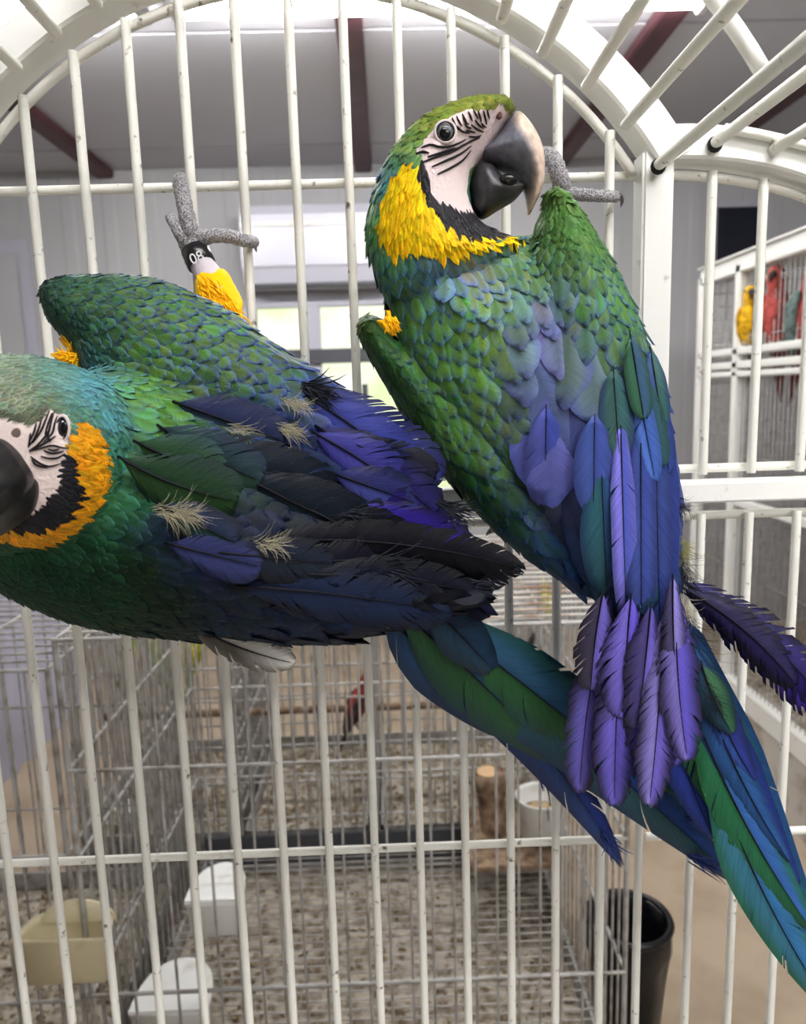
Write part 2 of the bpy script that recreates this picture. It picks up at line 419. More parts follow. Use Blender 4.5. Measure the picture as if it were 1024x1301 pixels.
# shoulder arches
sh_c = [(836, 188), (870, 187), (905, 189), (940, 193), (985, 202), (1024, 215), (1070, 236), (1120, 268), (1165, 315), (1195, 375), (1205, 450)]
shc = np.array([P(x, y, D) for x, y in sh_c])[:, [0, 2]]
sp = smooth_pts(shc, 40)
mir = lambda a: np.c_[2 * ac_x - a[:, 0], a[:, 1]]
sweep_rect('shoulder_tube', sp, 0.0122, D - 0.016, D + 0.014, M_white)
sweep_rect('shoulder_tube', mir(sp), 0.0122, D - 0.016, D + 0.014, M_white)
sh_w = np.array([P(x, y, D) for x, y in [(840, 223), (900, 225), (970, 236), (1024, 252), (1070, 275), (1110, 308), (1145, 350), (1165, 400), (1172, 460)]])[:, [0, 2]]
sw = smooth_pts(sh_w, 40)
so = np.array([P(x, y, D - 0.012) for x, y in [(915, 168), (960, 176), (1024, 192), (1080, 216), (1135, 254), (1180, 305), (1210, 370), (1220, 450)]])[:, [0, 2]]
for arr, yy in ((sw, D), (smooth_pts(so, 30), D - 0.02)):
    for a in (arr, mir(arr)):
        tube('shoulder_wire', [(x, yy, z) for x, z in a], RB, M_bar, cage)
# rails
XR = sp[-1][0]; XL = 2 * ac_x - XR
def rail(name, z, h, hy=0.0125, m=M_white): box(name, XL, XR, D - hy, D + hy, z - h, z + h, m, cage, 0.0015)
rail('mid_rail', z_mid, P(940, 609, D)[2] - z_mid)
for X in (XL, XR):
    box('post', X - 0.012, X + 0.012, D - 0.012, D + 0.012, 0.25, sp[-1][1] + 0.01, M_white, cage, 0.002)
rod('cross_wire', (XL, D + 0.004, z_up), (XR, D + 0.004, z_up), RB, M_bar, cage)
rod('cross_wire', (XL, D + 0.004, z_low), (XR, D + 0.004, z_low), RB, M_bar, cage)
rod('cross_wire', (XPL, D + 0.006, zw), (XP, D + 0.006, zw), RB, M_bar, cage)
XS = Xa + 12 * PITCH - 0.006
rod('cross_wire', (XL, D + 0.006, z_bot), (XS - PITCH * 0.3, D + 0.006, z_bot), RB, M_bar, cage)
rod('cross_wire', (XS + 0.010, D + 0.006, z_bot + 0.001), (XR, D + 0.006, z_bot + 0.001), RB, M_bar, cage)
rod('cross_wire', (XL, D + 0.006, 0.42), (XR, D + 0.006, 0.42), RB, M_bar, cage)
xs_all = [Xa + i * PITCH for i in range(-11, 23)]
zsw = lambda x: float(np.interp(abs(x - ac_x), sw[:, 0] - ac_x, sw[:, 1]))
for x in xs_all:
    if not (XL + 0.01 < x < XR - 0.01): continue
    if abs(x - XP) > 0.016 and abs(x - XPL) > 0.016:
        if XPL < x < XP:
            top = ac_z + math.sqrt(max(1e-6, ac_r ** 2 - (x - ac_x) ** 2)) + 0.004
        else:
            top = zsw(x) + 0.003
        rod('bar', (x, D - 0.0045, z_up - 0.004), (x, D - 0.0045, top), RB, M_bar, cage, 10)
    xx = x if abs(x - (Xa + 12 * PITCH)) > 1e-4 else XS
    rod('bar', (xx, D - 0.0045, 0.26), (xx, D - 0.0045, z_low + 0.003), RB, M_bar, cage, 10)
# barrel roof rods running towards the viewer from the arches
for px, py in ((20, 84), (70, 40), (122, 4), (638, 22), (690, 66), (746, 108), (796, 158), (836, 210), (908, 182), (984, 190), (1052, 216)):
    p = P(px, py, D - 0.018)
    rod('roof_rod', (p[0], D - 0.016, p[2]), (p[0], -0.75, p[2]), 0.0042, M_bar, cage, 10)
    if px in (836, 908):
        v, f = ell_vf((p[0], D - 0.0185, p[2] - 0.001), (0.006, 0.003, 0.006), 12, 6)
        mesh('rod_hole', v, f, cage, M_black)
for t in np.linspace(0.3, 0.72, 7):                        # roof rods above the frame
    x, z = arch_pts(tube_r, 101, z_post_top)[int(t * 100)]
    rod('roof_rod', (x, D - 0.016, z), (x, -0.75, z), 0.0042, M_bar, cage, 10)
box('base_tray', XL - 0.02, XR + 0.02, -0.75, D + 0.03, 0.2, 0.26, M_white, cage, 0.004)
for X in (XL, XR):
    for y in (-0.7, D - 0.02):
        rod('leg', (X, y, 0.0), (X, y, 0.2), 0.014, M_white, cage, 12)
for y in (-0.75,):
    for X in (XL, XR): box('post', X - 0.012, X + 0.012, y, y + 0.024, 0.25, sp[-1][1], M_white, cage, 0.002)
    tube('arch_wire', [(x, y + 0.012, z) for x, z in arch_pts(tube_r, 49, z_post_top)], 0.008, M_white, cage)

# ================================================================== BACKGROUND CAGES AND THINGS
def wire_cage(label, x0, x1, y0, y1, z0, z1, pv=0.036, ph=(0.3, 0.6), r=0.0024, top=True, mtop=None, m=None, stand=True):
    m = m or M_galv; mtop = mtop or m
    e = empty('wire_cage', ((x0 + x1) / 2, (y0 + y1) / 2, 0), label, 'cage', 'galvanised wire cages')
    nx = int(round((x1 - x0) / pv)); ny = int(round((y1 - y0) / pv))
    zs = [z0] + [z0 + (z1 - z0) * q for q in ph] + [z1]
    for y in (y0, y1):
        for i in range(nx + 1):
            rod('wire', (x0 + (x1 - x0) * i / nx, y, z0), (x0 + (x1 - x0) * i / nx, y, z1), r if i not in (0, nx) else r * 2, m, e, 6)
        for z in zs: rod('cross_wire', (x0, y - 0.004, z), (x1, y - 0.004, z), r * 1.5, m, e, 6)
    for x in (x0, x1):
        for i in range(1, ny):
            rod('wire', (x, y0 + (y1 - y0) * i / ny, z0), (x, y0 + (y1 - y0) * i / ny, z1), r, m, e, 6)
        for z in zs: rod('cross_wire', (x, y0, z), (x, y1, z), r * 1.5, m, e, 6)
    if top:
        for i in range(1, ny):
            rod('roof_wire', (x0, y0 + (y1 - y0) * i / ny, z1), (x1, y0 + (y1 - y0) * i / ny, z1), r, mtop, e, 6)
        for q in (0.33, 0.66): rod('roof_brace', (x0 + (x1 - x0) * q, y0, z1), (x0 + (x1 - x0) * q, y1, z1), r * 1.8, mtop, e, 6)
    if stand:
        for x in (x0, x1):
            for y in (y0, y1): rod('leg', (x, y, 0), (x, y, z0), r * 3.2, m, e, 8)
    return e
def tray(cg, x0, x1, y0, y1, z, m=M_galv):
    v, f = join_vf(box_vf(x0, x1, y0, y1, z - 0.02, z), box_vf(x0, x1, y0, y0 + 0.006, z, z + 0.05), box_vf(x0, x1, y1 - 0.006, y1, z, z + 0.05), box_vf(x0, x0 + 0.006, y0, y1, z, z + 0.05), box_vf(x1 - 0.006, x1, y0, y1, z, z + 0.05))
    mesh('tray', v, f, cg, m, False)
    rr = random.Random(int(x0 * 100)); V, Fc = [], []
    box('tray_paper', x0 + 0.008, x1 - 0.008, y0 + 0.008, y1 - 0.008, z + 0.001, z + 0.006, M_litter, cg)
    for i in range(900):
        c = Vector((rr.uniform(x0 + .02, x1 - .02), rr.uniform(y0 + .02, y1 - .02), z + 0.009)); s = rr.uniform(0.003, 0.011); q = Matrix.Rotation(rr.uniform(0, 6.3), 3, Vector((rr.uniform(-.3, .3), rr.uniform(-.3, .3), 1)).normalized())
        o = len(V); V += [c + q @ Vector(k) * s for k in ((-1, 0, 0), (0, -.5, .12), (1, 0, 0), (0, .5, .12), (0, 0, -.3))]; Fc += [(o, o + 1, o + 4), (o + 1, o + 2, o + 4), (o + 2, o + 3, o + 4), (o + 3, o, o + 4), (o, o + 3, o + 2, o + 1)]
    h = mesh('seed_husks', V, Fc, cg, M_husk); h['kind'] = 'stuff'; h['label'] = 'scattered seed husks'
# cage right behind the macaws
ax0, ax1 = P(106, 1160, 1.15)[0], P(795, 1160, 1.15)[0]
az1 = P(660, 792, 1.15)[2]
cA = wire_cage('galvanised wire cage with rusty roof standing behind the macaw tails', ax0, ax1, 1.15, 1.88, 0.10, az1, 0.037, ((P(450, 1248, 1.15)[2] - 0.10) / (az1 - 0.10), (P(450, 1078, 1.15)[2] - 0.10) / (az1 - 0.10), (P(450, 965, 1.15)[2] - 0.10) / (az1 - 0.10)), 0.0024, True, M_rust)
tray(cA, ax0 + 0.01, ax1 - 0.01, 1.16, 1.87, 0.14)
zg = 0.215
for k in range(30):
    y = 1.17 + 0.69 * k / 29; rod('grate_wire', (ax0 + 0.01, y, zg), (ax1 - 0.01, y, zg), 0.0016, M_galv, cA, 6)
box('rear_board', ax0 + 0.01, ax1 - 0.01, 1.862, 1.872, 0.17, 0.25, M_rail, cA)
# left cage next to it
bx0, bx1 = ax0 - 0.62, ax0 - 0.04
cB = wire_cage('galvanised wire cage at the left edge below the level macaw', bx0, bx1, 1.2, 1.85, 0.10, P(60, 850, 1.2)[2], 0.04, (0.3, 0.62), 0.0024)
tray(cB, bx0 + 0.01, bx1 - 0.01, 1.21, 1.84, 0.14)
# far row of cages
fx = [P(75, 900, 1.98)[0], P(290, 900, 1.98)[0], P(470, 900, 1.98)[0], P(705, 900, 1.98)[0]]
zf1 = P(300, 806, 1.98)[2]
lab = ['far wire cage holding yellow and green budgerigars', 'far wire cage behind the left tail base', 'far wire cage holding the white cockatiel']
for i in range(3):
    c = wire_cage(lab[i], fx[i] + 0.01, fx[i + 1] - 0.01, 1.98, 2.6, 0.10, zf1, 0.04, (0.2, 0.36, 0.52, 0.72, 0.86), 0.0024, True)
    tray(c, fx[i] + 0.02, fx[i + 1] - 0.02, 1.99, 2.59, 0.14)
    z = P(300, 905, 2.25)[2]
    rod('perch', (fx[i] + 0.01, 2.25, z), (fx[i + 1] - 0.01, 2.25, z), 0.012, M_wood, c, 10)
# lilac ribbed partition at the far left
X = -1.5
V, Fc = [], []
yy = np.arange(1.9, 3.45, 0.035)
for i, y in enumerate(yy):
    d = 0.0 if (i // 2) % 2 else 0.018
    V += [(X + d, y, 0.0), (X + d, y, 0.98), (X - 0.03, y, 0.0), (X - 0.03, y, 0.98)]
for i in range(len(yy) - 1):
    a = 4 * i; b = a + 4; Fc += [(a, a + 1, b + 1, b), (a + 2, b + 2, b + 3, a + 3), (a + 1, a + 3, b + 3, b + 1), (a, b, b + 2, a + 2)]
Fc += [(0, 2, 3, 1), (len(V) - 4, len(V) - 3, len(V) - 1, len(V) - 2)]
tag(mesh('partition', V, Fc, None, M_lil, False), 'pale lilac corrugated low partition at the far left', 'partition')

# feeders
def cup(name, label, c, r, h, m, par=None, sx=1.0, sy=1.0, cat='feeder', fill=None):
    e = empty(name, c, label, cat)
    v, f = rev_vf([(0.001, 0), (r * .8, 0), (r * .86, 0.004), (r, h - 0.004), (r * 1.05, h), (r * .97, h), (r * .9, h - 0.006), (r * .76, 0.008), (0.001, 0.008)], c, 28, sx, sy)
    mesh('bowl', v, f, e, m)
    if fill:
        v, f = rev_vf([(0.001, h * .62), (r * .5, h * .62), (r * .88, h * .56)], c, 28, sx, sy); mesh('seed', v, f, e, fill)
    tube('hook', [NP(c) + NP((0, -r * sy, h * .9)), NP(c) + NP((0, -r * sy - 0.012, h * 1.1)), NP(c) + NP((0, -r * sy - 0.016, h * .8))], 0.0018, M_galv, e, 6)
    return e
def box_feeder(label, px0, px1, py0, py1, Y, dep, m, lid=False):
    a, b = P(px0, py1, Y), P(px1, py0, Y); x0, x1, z0, z1 = a[0], b[0], a[2], b[2]
    e = empty('feeder_box', ((x0 + x1) / 2, Y + dep / 2, z0), label, 'feeder')
    w = (x1 - x0); sec = []
    for k in range(28):                       # D-shaped body: flat front, round back
        t = k / 27; an = math.pi * t; sec.append((x0 + w / 2 - math.cos(an) * w / 2, Y + dep * math.sin(an) ** 0.7))
    V, n = [], len(sec)
    prof = [(0.86, z0), (0.92, z0 + 0.004), (1.0, z1 - 0.006), (1.03, z1), (0.93, z1), (0.90, z1 - 0.01), (0.8, z0 + 0.012)]
    cx, cy = (x0 + x1) / 2, Y + dep * 0.4
    for s, z in prof:
        V += [(cx + (x - cx) * s, cy + (y - cy) * s, z) for x, y in sec]
    Fc = [(i * n + j, i * n + (j + 1) % n, (i + 1) * n + (j + 1) % n, (i + 1) * n + j) for i in range(len(prof) - 1) for j in range(n)]
    Fc += [tuple(range(n))[::-1], tuple(range((len(prof) - 1) * n, len(prof) * n))]
    mesh('bowl', V, Fc, e, m)
    if lid:
        V = [(cx + (x - cx) * 1.05, cy + (y - cy) * 1.05, z) for z in (z1 + 0.001, z1 + 0.008) for x, y in sec]
        mesh('lid', V, [tuple(range(n))[::-1], tuple(range(n, 2 * n))] + [(j, (j + 1) % n, n + (j + 1) % n, n + j) for j in range(n)], e, m, False)
    return e
f1 = box_feeder('white plastic feeder hung on the side of the rusty roofed cage', 240, 306, 1146, 1194, 1.18, 0.10, M_plast, True)
f2 = box_feeder('low white plastic feeder near the bottom edge of the frame', 172, 262, 1285, 1350, 1.18, 0.12, M_plast, True)
f3 = box_feeder('cream plastic feeder on the left cage front', 20, 134, 1192, 1256, 1.1, 0.085, M_cream)
a, b = P(40, 1192, 1.12), P(134, 1160, 1.12)
V, Fc = [], []
for k in range(25):
    an = math.pi * k / 24; x = (a[0] + b[0]) / 2 - math.cos(an) * (b[0] - a[0]) / 2; z = a[2] + math.sin(an) * (b[2] - a[2])
    for y in (1.155, 1.16): V += [(x, y, a[2]), (x, y, z)]
for k in range(24):
    o = 4 * k; Fc += [(o, o + 4, o + 5, o + 1), (o + 2, o + 3, o + 7, o + 6), (o + 1, o + 5, o + 7, o + 3)]
mesh('backplate', V, Fc, f3, M_cream)
pc = P(688, 1060, 1.7); r_ = abs(P(722, 1060, 1.7)[0] - P(658, 1060, 1.7)[0]) / 2
cup('feeder_cup', 'round white seed cup beside the wooden log in the wire cage', pc, r_, P(688, 1010, 1.7)[2] - pc[2], M_plast, fill=M_husk)
pc = (fx[0] + 0.12, 2.1, 0.15); cup('water_cup', 'small white cup in the far left of the cages', pc, 0.04, 0.07, M_plast)
pc = P(365, 1010, 1.75)
zs_ = P(640, 1062, 1.72)[2]
box('shelf', P(590, 1062, 1.72)[0], ax1 - 0.01, 1.6, 1.86, zs_ - 0.016, zs_ - 0.002, M_wood, cA, 0.002)
# wooden log
lg = empty('log_perch', P(628, 1068, 1.75), 'short upright wooden log beside the round white cup', 'log')
l0, l1 = P(632, 1075, 1.75), P(620, 980, 1.75)
rr = random.Random(4); pts = [NP(l0) + (NP(l1) - NP(l0)) * t + NP((rr.uniform(-.003, .003), 0, 0)) for t in np.linspace(0, 1, 9)]
tube('bark', pts, [0.036 + rr.uniform(-.004, .004) for _ in pts], M_wood, lg, 16)
mesh('cut_face', *ell_vf(l1, (0.03, 0.03, 0.003), 16, 6), parent=lg, material=mat('cut_wood', (214, 180, 140), 0.8, 0.2))

# black bin
bc = P(797, 1230, 1.45); bc = (bc[0], 1.45, 0.0)
bn = empty('waste_bin', bc, 'black bag lined waste bin on the floor right of the wire cage', 'bin')
rb_ = P(846, 1230, 1.45)[0] - bc[0]; hb = P(800, 1165, 1.45)[2]
rr = random.Random(9); V, Fc = [], []
prof = [(0.02, 0.0), (0.78, 0.0), (0.82, 0.02), (0.93, hb * .5), (0.98, hb * .72), (1.05, hb * .8), (1.04, hb * .95), (0.98, hb), (0.90, hb * .98), (0.86, hb * .85), (0.72, hb * .3), (0.02, hb * .3)]
for i, (q, z) in enumerate(prof):
    for k in range(36):
        an = 2 * math.pi * k / 36; w_ = 1 + (0.03 * math.sin(7 * an + i) + 0.02 * rr.uniform(-1, 1) if 3 <= i <= 9 else 0)
        V.append((bc[0] + rb_ * q * w_ * math.cos(an), bc[1] + rb_ * q * w_ * math.sin(an), z))
for i in range(len(prof) - 1):
    for k in range(36): Fc.append((i * 36 + k, i * 36 + (k + 1) % 36, (i + 1) * 36 + (k + 1) % 36, (i + 1) * 36 + k))
mesh('bag', V, Fc, bn, M_black)
tube('rim', [(bc[0] + rb_ * 1.02 * math.cos(t), bc[1] + rb_ * 1.02 * math.sin(t), hb * 0.99) for t in np.linspace(0, 2 * math.pi, 37)], 0.008, M_black, bn, 8, cap=False)

# small perched birds built from lofted bodies
def parrot(name, label, cat, base, size, body, head, wing, tailc, beak=(60, 56, 52), face=None, yaw=0.0, lean=0.2, group=None):
    e = empty(name, base, label, cat, group)
    B = NP(base, float); Rz = NP(Matrix.Rotation(yaw, 3, 'Z')); Rx = NP(Matrix.Rotation(lean, 3, 'Y'))
    T = lambda p: B + size * (Rz @ (Rx @ NP(p, float)))
    def mm(c): 
        k = 'plumage_%d_%d_%d' % tuple(c)
        return bpy.data.materials.get(k) or mat(k, c, 0.7, 0.2, noise=60, col2=tuple(int(x * .75) for x in c))
    pr = [(0, 0.02, .02), (-.02, .12, .10), (-.01, .25, .145), (.0, .40, .15), (.02, .52, .115), (.04, .60, .095), (.06, .68, .10), (.07, .76, .10), (.06, .83, .07), (.05, .865, .015)]
    V, Fc = [], []
    for x, z, r in pr:
        for k in range(16): V.append(T((x + r * math.cos(k * math.pi / 8), r * .95 * math.sin(k * math.pi / 8), z)))
    for i in range(len(pr) - 1):
        for k in range(16): Fc.append((i * 16 + k, i * 16 + (k + 1) % 16, (i + 1) * 16 + (k + 1) % 16, (i + 1) * 16 + k))
    o = mesh('body', V, Fc, e, mm(body)); o.data.materials.append(mm(head))
    for p in o.data.polygons:
        if p.index >= 16 * 5: p.material_index = 1
    mesh('beak', *tube_vf([T(q) for q in ((.14, 0, .76), (.19, 0, .745), (.215, 0, .71), (.205, 0, .66))], [size * q for q in (.045, .04, .025, .005)], 8), parent=e, material=mm(beak))
    for s in (-1, 1):
        w = [T(q) for q in ((.0, s * .13, .56), (-.04, s * .16, .42), (-.08, s * .14, .2), (-.12, s * .07, -.08), (-.14, s * .04, -.16))]
        mesh('wing', *tube_vf(w, [size * q for q in (.05, .085, .08, .045, .01)], 10, up=T((0, s, 0)) - T((0, 0, 0)), flat=0.4), parent=e, material=mm(wing))
        mesh('eye', *ell_vf(T((.10, s * .085, .78)), (size * .018,) * 3, 10, 8), parent=e, material=M_pupil)
        if face: mesh('cheek', *ell_vf(T((.09, s * .062, .74)), (size * .05, size * .04, size * .05), 12, 8), parent=e, material=mm(face))
        mesh('foot', *tube_vf([T((.02, s * .05, .06)), T((.05, s * .05, -.02)), T((.09, s * .05, -.03))], size * .016, 6), parent=e, material=M_foot)
    tp = [T(q) for q in ((-.04, 0, .14), (-.10, 0, -.1), (-.17, 0, -.4), (-.22, 0, -.62))]
    mesh('tail', *tube_vf(tp, [size * q for q in (.07, .07, .05, .012)], 10, up=T((1, 0, 0)) - T((0, 0, 0)), flat=0.35), parent=e, material=mm(tailc))
    return e
for px, py, body, head, wing, lb_, yaw in ((162, 850, (232, 222, 60), (240, 228, 80), (150, 190, 50), 'leftmost yellow budgerigar perched in the far wire cage', 0.6), (205, 865, (170, 200, 60), (226, 220, 70), (110, 150, 50), 'yellow green budgerigar between the two yellow ones', 2.4), (246, 850, (236, 220, 50), (240, 226, 60), (190, 190, 60), 'bright yellow budgerigar under the hanging loose feather', 1.2)):
    q = P(px, py, 2.25); parrot('budgerigar', lb_, 'bird', q, 0.17, body, head, wing, (120, 160, 70), (220, 190, 120), yaw=yaw, group='budgerigars in the far cages')
parrot('cockatiel', 'white and grey cockatiel in the far cage between the two tails', 'bird', P(690, 855, 2.25), 0.24, (226, 224, 222), (230, 228, 200), (60, 58, 60), (120, 118, 118), (120, 112, 108), yaw=-1.8)
parrot('parakeet', 'small red parakeet in the far cage below the level macaw', 'bird', P(450, 922, 2.25), 0.2, (170, 60, 52), (176, 66, 56), (90, 60, 60), (90, 60, 60), yaw=0.3)
parrot('budgerigar', 'yellow budgerigar near the rusty cage roof', 'bird', P(696, 788, 2.35), 0.16, (226, 224, 90), (232, 230, 120), (200, 200, 90), (150, 170, 80), (220, 190, 120), yaw=1.9, group='budgerigars in the far cages')

# right-hand aviary
AX = 1.27
av = empty('aviary', (AX + 0.4, 2.0, 0.0), 'white framed aviary along the right wall holding red and yellow macaws', 'aviary')
def zAt(px, py): 
    d = RW @ NP(((px - CX) / F, -(py - CY) / F, -1.0)); return CAM_H + d[2] * AX / d[0]
zt, zb = zAt(960, 330), 0.27
y0a, y1a = 0.9, 3.02
for z, h in ((zt, 0.03), (zAt(960, 444), 0.013), (zAt(1000, 459), 0.013), (zAt(1000, 472), 0.010), (zb + 0.02, 0.04)):
    box('rail', AX - 0.02, AX + 0.02, y0a, y1a, z - h, z + h, M_white, av, 0.004)
box('rail', AX - 0.012, AX + 0.012, y0a, y1a, zAt(960, 650), zAt(960, 650) + 0.03, M_white, av, 0.004)
for y in (y1a, 2.70, 1.9, 0.92):
    box('post', AX - 0.02, AX + 0.02, y - 0.02, y + 0.02, 0, zt, M_white, av, 0.004)
    box('post', AX + 0.80, AX + 0.84, y - 0.02, y + 0.02, 0, zt, M_white, av, 0.004)
box('roof_sheet', AX - 0.03, AX + 0.85, y0a, y1a, zt + 0.03, zt + 0.036, M_white, av)
box('base_panel', AX - 0.015, AX + 0.015, y0a, y1a, 0.0, zb - 0.02, mat('beige_base', (196, 192, 184), 0.6, 0.3, noise=8, col2=(160, 152, 140)), av)
box('floor_tray', AX, AX + 0.84, y0a, y1a, zb - 0.03, zb - 0.01, M_litter, av)
for x in (AX + 0.83,):
    v, f = ribbed(y0a, y1a, zb, zt, 0, 0.09, 0.01); mesh('back_sheet', [(x - b_, a_, c_) for a_, b_, c_ in v], f, av, M_lil, False)
def grid_mesh(x, ya, yb, za, zb_, py_, pz_, r, name):
    parts = []
    for y in np.arange(ya, yb, py_): parts.append(tube_vf([(x, y, za), (x, y, zb_)], r, 5))
    for z in np.arange(za, zb_, pz_): parts.append(tube_vf([(x, ya, z), (x, yb, z)], r, 5))
    o = mesh(name, *join_vf(*parts), parent=av, material=M_galv); o['kind'] = 'stuff'; o['label'] = 'fine galvanised wire mesh'
grid_mesh(AX, y0a, y1a, zb + 0.05, zt - 0.03, 0.028, 0.42, 0.0016, 'wire_mesh')
parts = [tube_vf([(x, y1a, zb), (x, y1a, zt)], 0.0022, 5) for x in np.arange(AX, AX + 0.84, 0.03)] + [tube_vf([(AX, y1a, z), (AX + 0.84, y1a, z)], 0.003, 5) for z in np.arange(zb, zt, 0.05)]
o = mesh('end_mesh', *join_vf(*parts), parent=av, material=M_galv); o['kind'] = 'stuff'; o['label'] = 'wire mesh end of the aviary'
zp = zAt(960, 444) + 0.0
rod('perch', (AX + 0.3, y0a, zp - 0.02), (AX + 0.3, y1a, zp - 0.02), 0.018, M_wood, av, 10)
parrot('macaw', 'yellow breasted macaw perched in the white aviary at right', 'macaw', P(951, 440, 2.66), 0.24, (240, 186, 30), (236, 180, 30), (206, 160, 40), (90, 100, 60), yaw=-2.0, group='macaws in the aviary', lean=0.0)
parrot('macaw', 'red macaw beside the yellow breasted one in the aviary', 'macaw', P(985, 440, 2.5), 0.30, (180, 82, 76), (176, 78, 72), (160, 72, 68), (120, 50, 50), yaw=-2.4, face=(222, 210, 206), group='macaws in the aviary', lean=0.0)
parrot('macaw', 'red macaw at the right frame edge in the aviary', 'macaw', P(1024, 440, 2.34), 0.30, (180, 82, 76), (176, 78, 72), (96, 112, 108), (120, 50, 50), yaw=-1.4, face=(222, 210, 206), group='macaws in the aviary', lean=0.0)

# ================================================================== BIRDS

def in_poly(pts, poly):
    pts = np.asarray(pts, float); poly = np.asarray(poly, float)
    x, y = pts[:, 0], pts[:, 1]; ins = np.zeros(len(pts), bool); j = len(poly) - 1
    for i in range(len(poly)):
        xi, yi = poly[i]; xj, yj = poly[j]
        c = ((yi > y) != (yj > y)) & (x < (xj - xi) * (y - yi) / (yj - yi + 1e-12) + xi)
        ins ^= c; j = i
    return ins
def seg_dist(pts, poly):
    pts = np.asarray(pts, float); poly = np.asarray(poly, float); best = np.full(len(pts), 1e9)
    for i in range(len(poly)):
        a = poly[i]; b = poly[(i + 1) % len(poly)]; ab = b - a
        t = np.clip(((pts - a) @ ab) / (ab @ ab + 1e-9), 0, 1)
        best = np.minimum(best, np.linalg.norm(pts - (a + t[:, None] * ab), axis=1))
    return best
def smooth_poly(poly, step=7.0):
    poly = np.asarray(poly, float); n = len(poly); out = []
    for k in range(n):
        p0, p1, p2, p3 = poly[k - 1], poly[k], poly[(k + 1) % n], poly[(k + 2) % n]
        m = max(1, int(np.linalg.norm(p2 - p1) / step))
        for i in range(m):
            t = i / m
            out.append(0.5 * (2 * p1 + (p2 - p0) * t + (2 * p0 - 5 * p1 + 4 * p2 - p3) * t * t + (3 * p1 - p0 - 3 * p2 + p3) * t ** 3))
    return np.array(out)
def inflate(poly, Y, T, R, Tb=None, step=7.0, smooth=True):
    """closed rounded solid with the given side outline; Y: depth or (Y0, x0, y0, dYdx, dYdy) per pixel; T,Tb: half thickness front/back (m); R: rounding radius (px)"""
    b = smooth_poly(poly, step) if smooth else np.asarray(poly, float)
    x0, y0 = b.min(0); x1, y1 = b.max(0)
    gx, gy = np.meshgrid(np.arange(x0, x1, step), np.arange(y0, y1, step))
    g = np.c_[gx.ravel(), gy.ravel()]
    g = g[in_poly(g, b)]; g = g[seg_dist(g, b) > step * 0.55] if len(g) else g
    allp = np.r_[b, g] if len(g) else b; nb = len(b)
    res = delaunay_2d_cdt([Vector(p) for p in allp], [(i, (i + 1) % nb) for i in range(nb)], [], 1, 1e-4)
    v2 = np.array([tuple(p) for p in res[0]]); tris = res[2]
    d = seg_dist(v2, b); d[d < 1e-3] = 0
    u = np.clip(d / R, 0, 1); h = np.sqrt(np.maximum(0, 1 - (1 - u) ** 2))
    if not hasattr(Y, '__len__'): Yc = np.full(len(v2), Y)
    else: Yc = Y[0] + (v2[:, 0] - Y[1]) * Y[3] + (v2[:, 1] - Y[2]) * Y[4]
    c = Parr(v2, Yc); Tb = T if Tb is None else Tb
    fr = c + np.c_[np.zeros(len(c)), -T * h, np.zeros(len(c))]
    edge = d <= 1e-3
    V = list(fr); idx = np.arange(len(v2)); back = idx.copy()
    for i in np.where(~edge)[0]:
        back[i] = len(V); V.append(c[i] + NP((0, Tb * h[i], 0)))
    Fc = [tuple(t) for t in tris] + [tuple(back[k] for k in t[::-1]) for t in tris]
    return V, Fc

def remeshed(parts, voxel=0.0022, smooth=4):
    v, f = join_vf(*parts)
    me = bpy.data.meshes.new('tmp'); me.from_pydata([tuple(p) for p in v], [], f); me.update()
    bm = bmesh.new(); bm.from_mesh(me); bmesh.ops.recalc_face_normals(bm, faces=bm.faces); bm.to_mesh(me); bm.free()
    o = bpy.data.objects.new('tmp', me); COL.objects.link(o)
    r = o.modifiers.new('r', 'REMESH'); r.mode = 'VOXEL'; r.voxel_size = voxel
    s = o.modifiers.new('s', 'SMOOTH'); s.factor = 0.5; s.iterations = smooth
    dg = bpy.context.evaluated_depsgraph_get(); dg.update()
    out = bpy.data.meshes.new_from_object(o.evaluated_get(dg), depsgraph=dg)
    bpy.data.objects.remove(o); bpy.data.meshes.remove(me)
    return out

def set_col(me, cols, fuv=None):
    a = me.attributes.new('Col', 'FLOAT_COLOR', 'POINT')
    c = np.ones((len(cols), 4), np.float32); c[:, :3] = cols
    a.data.foreach_set('color', c.ravel())
    b = me.attributes.new('fuv', 'FLOAT_VECTOR', 'POINT')
    if fuv is None:
        fuv = np.zeros((len(cols), 3), np.float32)
    b.data.foreach_set('vector', np.asarray(fuv, np.float32).ravel())

def field(ctrl, pts, k=4):
    """inverse-distance blend of control rows (x,y,ang,len,cc,ce) -> dir(2), length, cc, ce"""
    C = NP([(c[0], c[1]) for c in ctrl], float)
    A = NP([math.radians(c[2]) for c in ctrl]); Ln = NP([c[3] for c in ctrl], float)
    CC = NP([lin(c[4]) for c in ctrl]); CE = NP([lin(c[5]) for c in ctrl])
    d = np.linalg.norm(pts[:, None] - C[None], axis=2) + 4.0
    ix = np.argsort(d, 1)[:, :k]; w = 1.0 / np.take_along_axis(d, ix, 1) ** 2.2; w /= w.sum(1, keepdims=True)
    dx = (np.cos(A)[ix] * w).sum(1); dy = (np.sin(A)[ix] * w).sum(1)
    return np.c_[dx, dy], (Ln[ix] * w).sum(1), (CC[ix] * w[..., None]).sum(1), (CE[ix] * w[..., None]).sum(1)

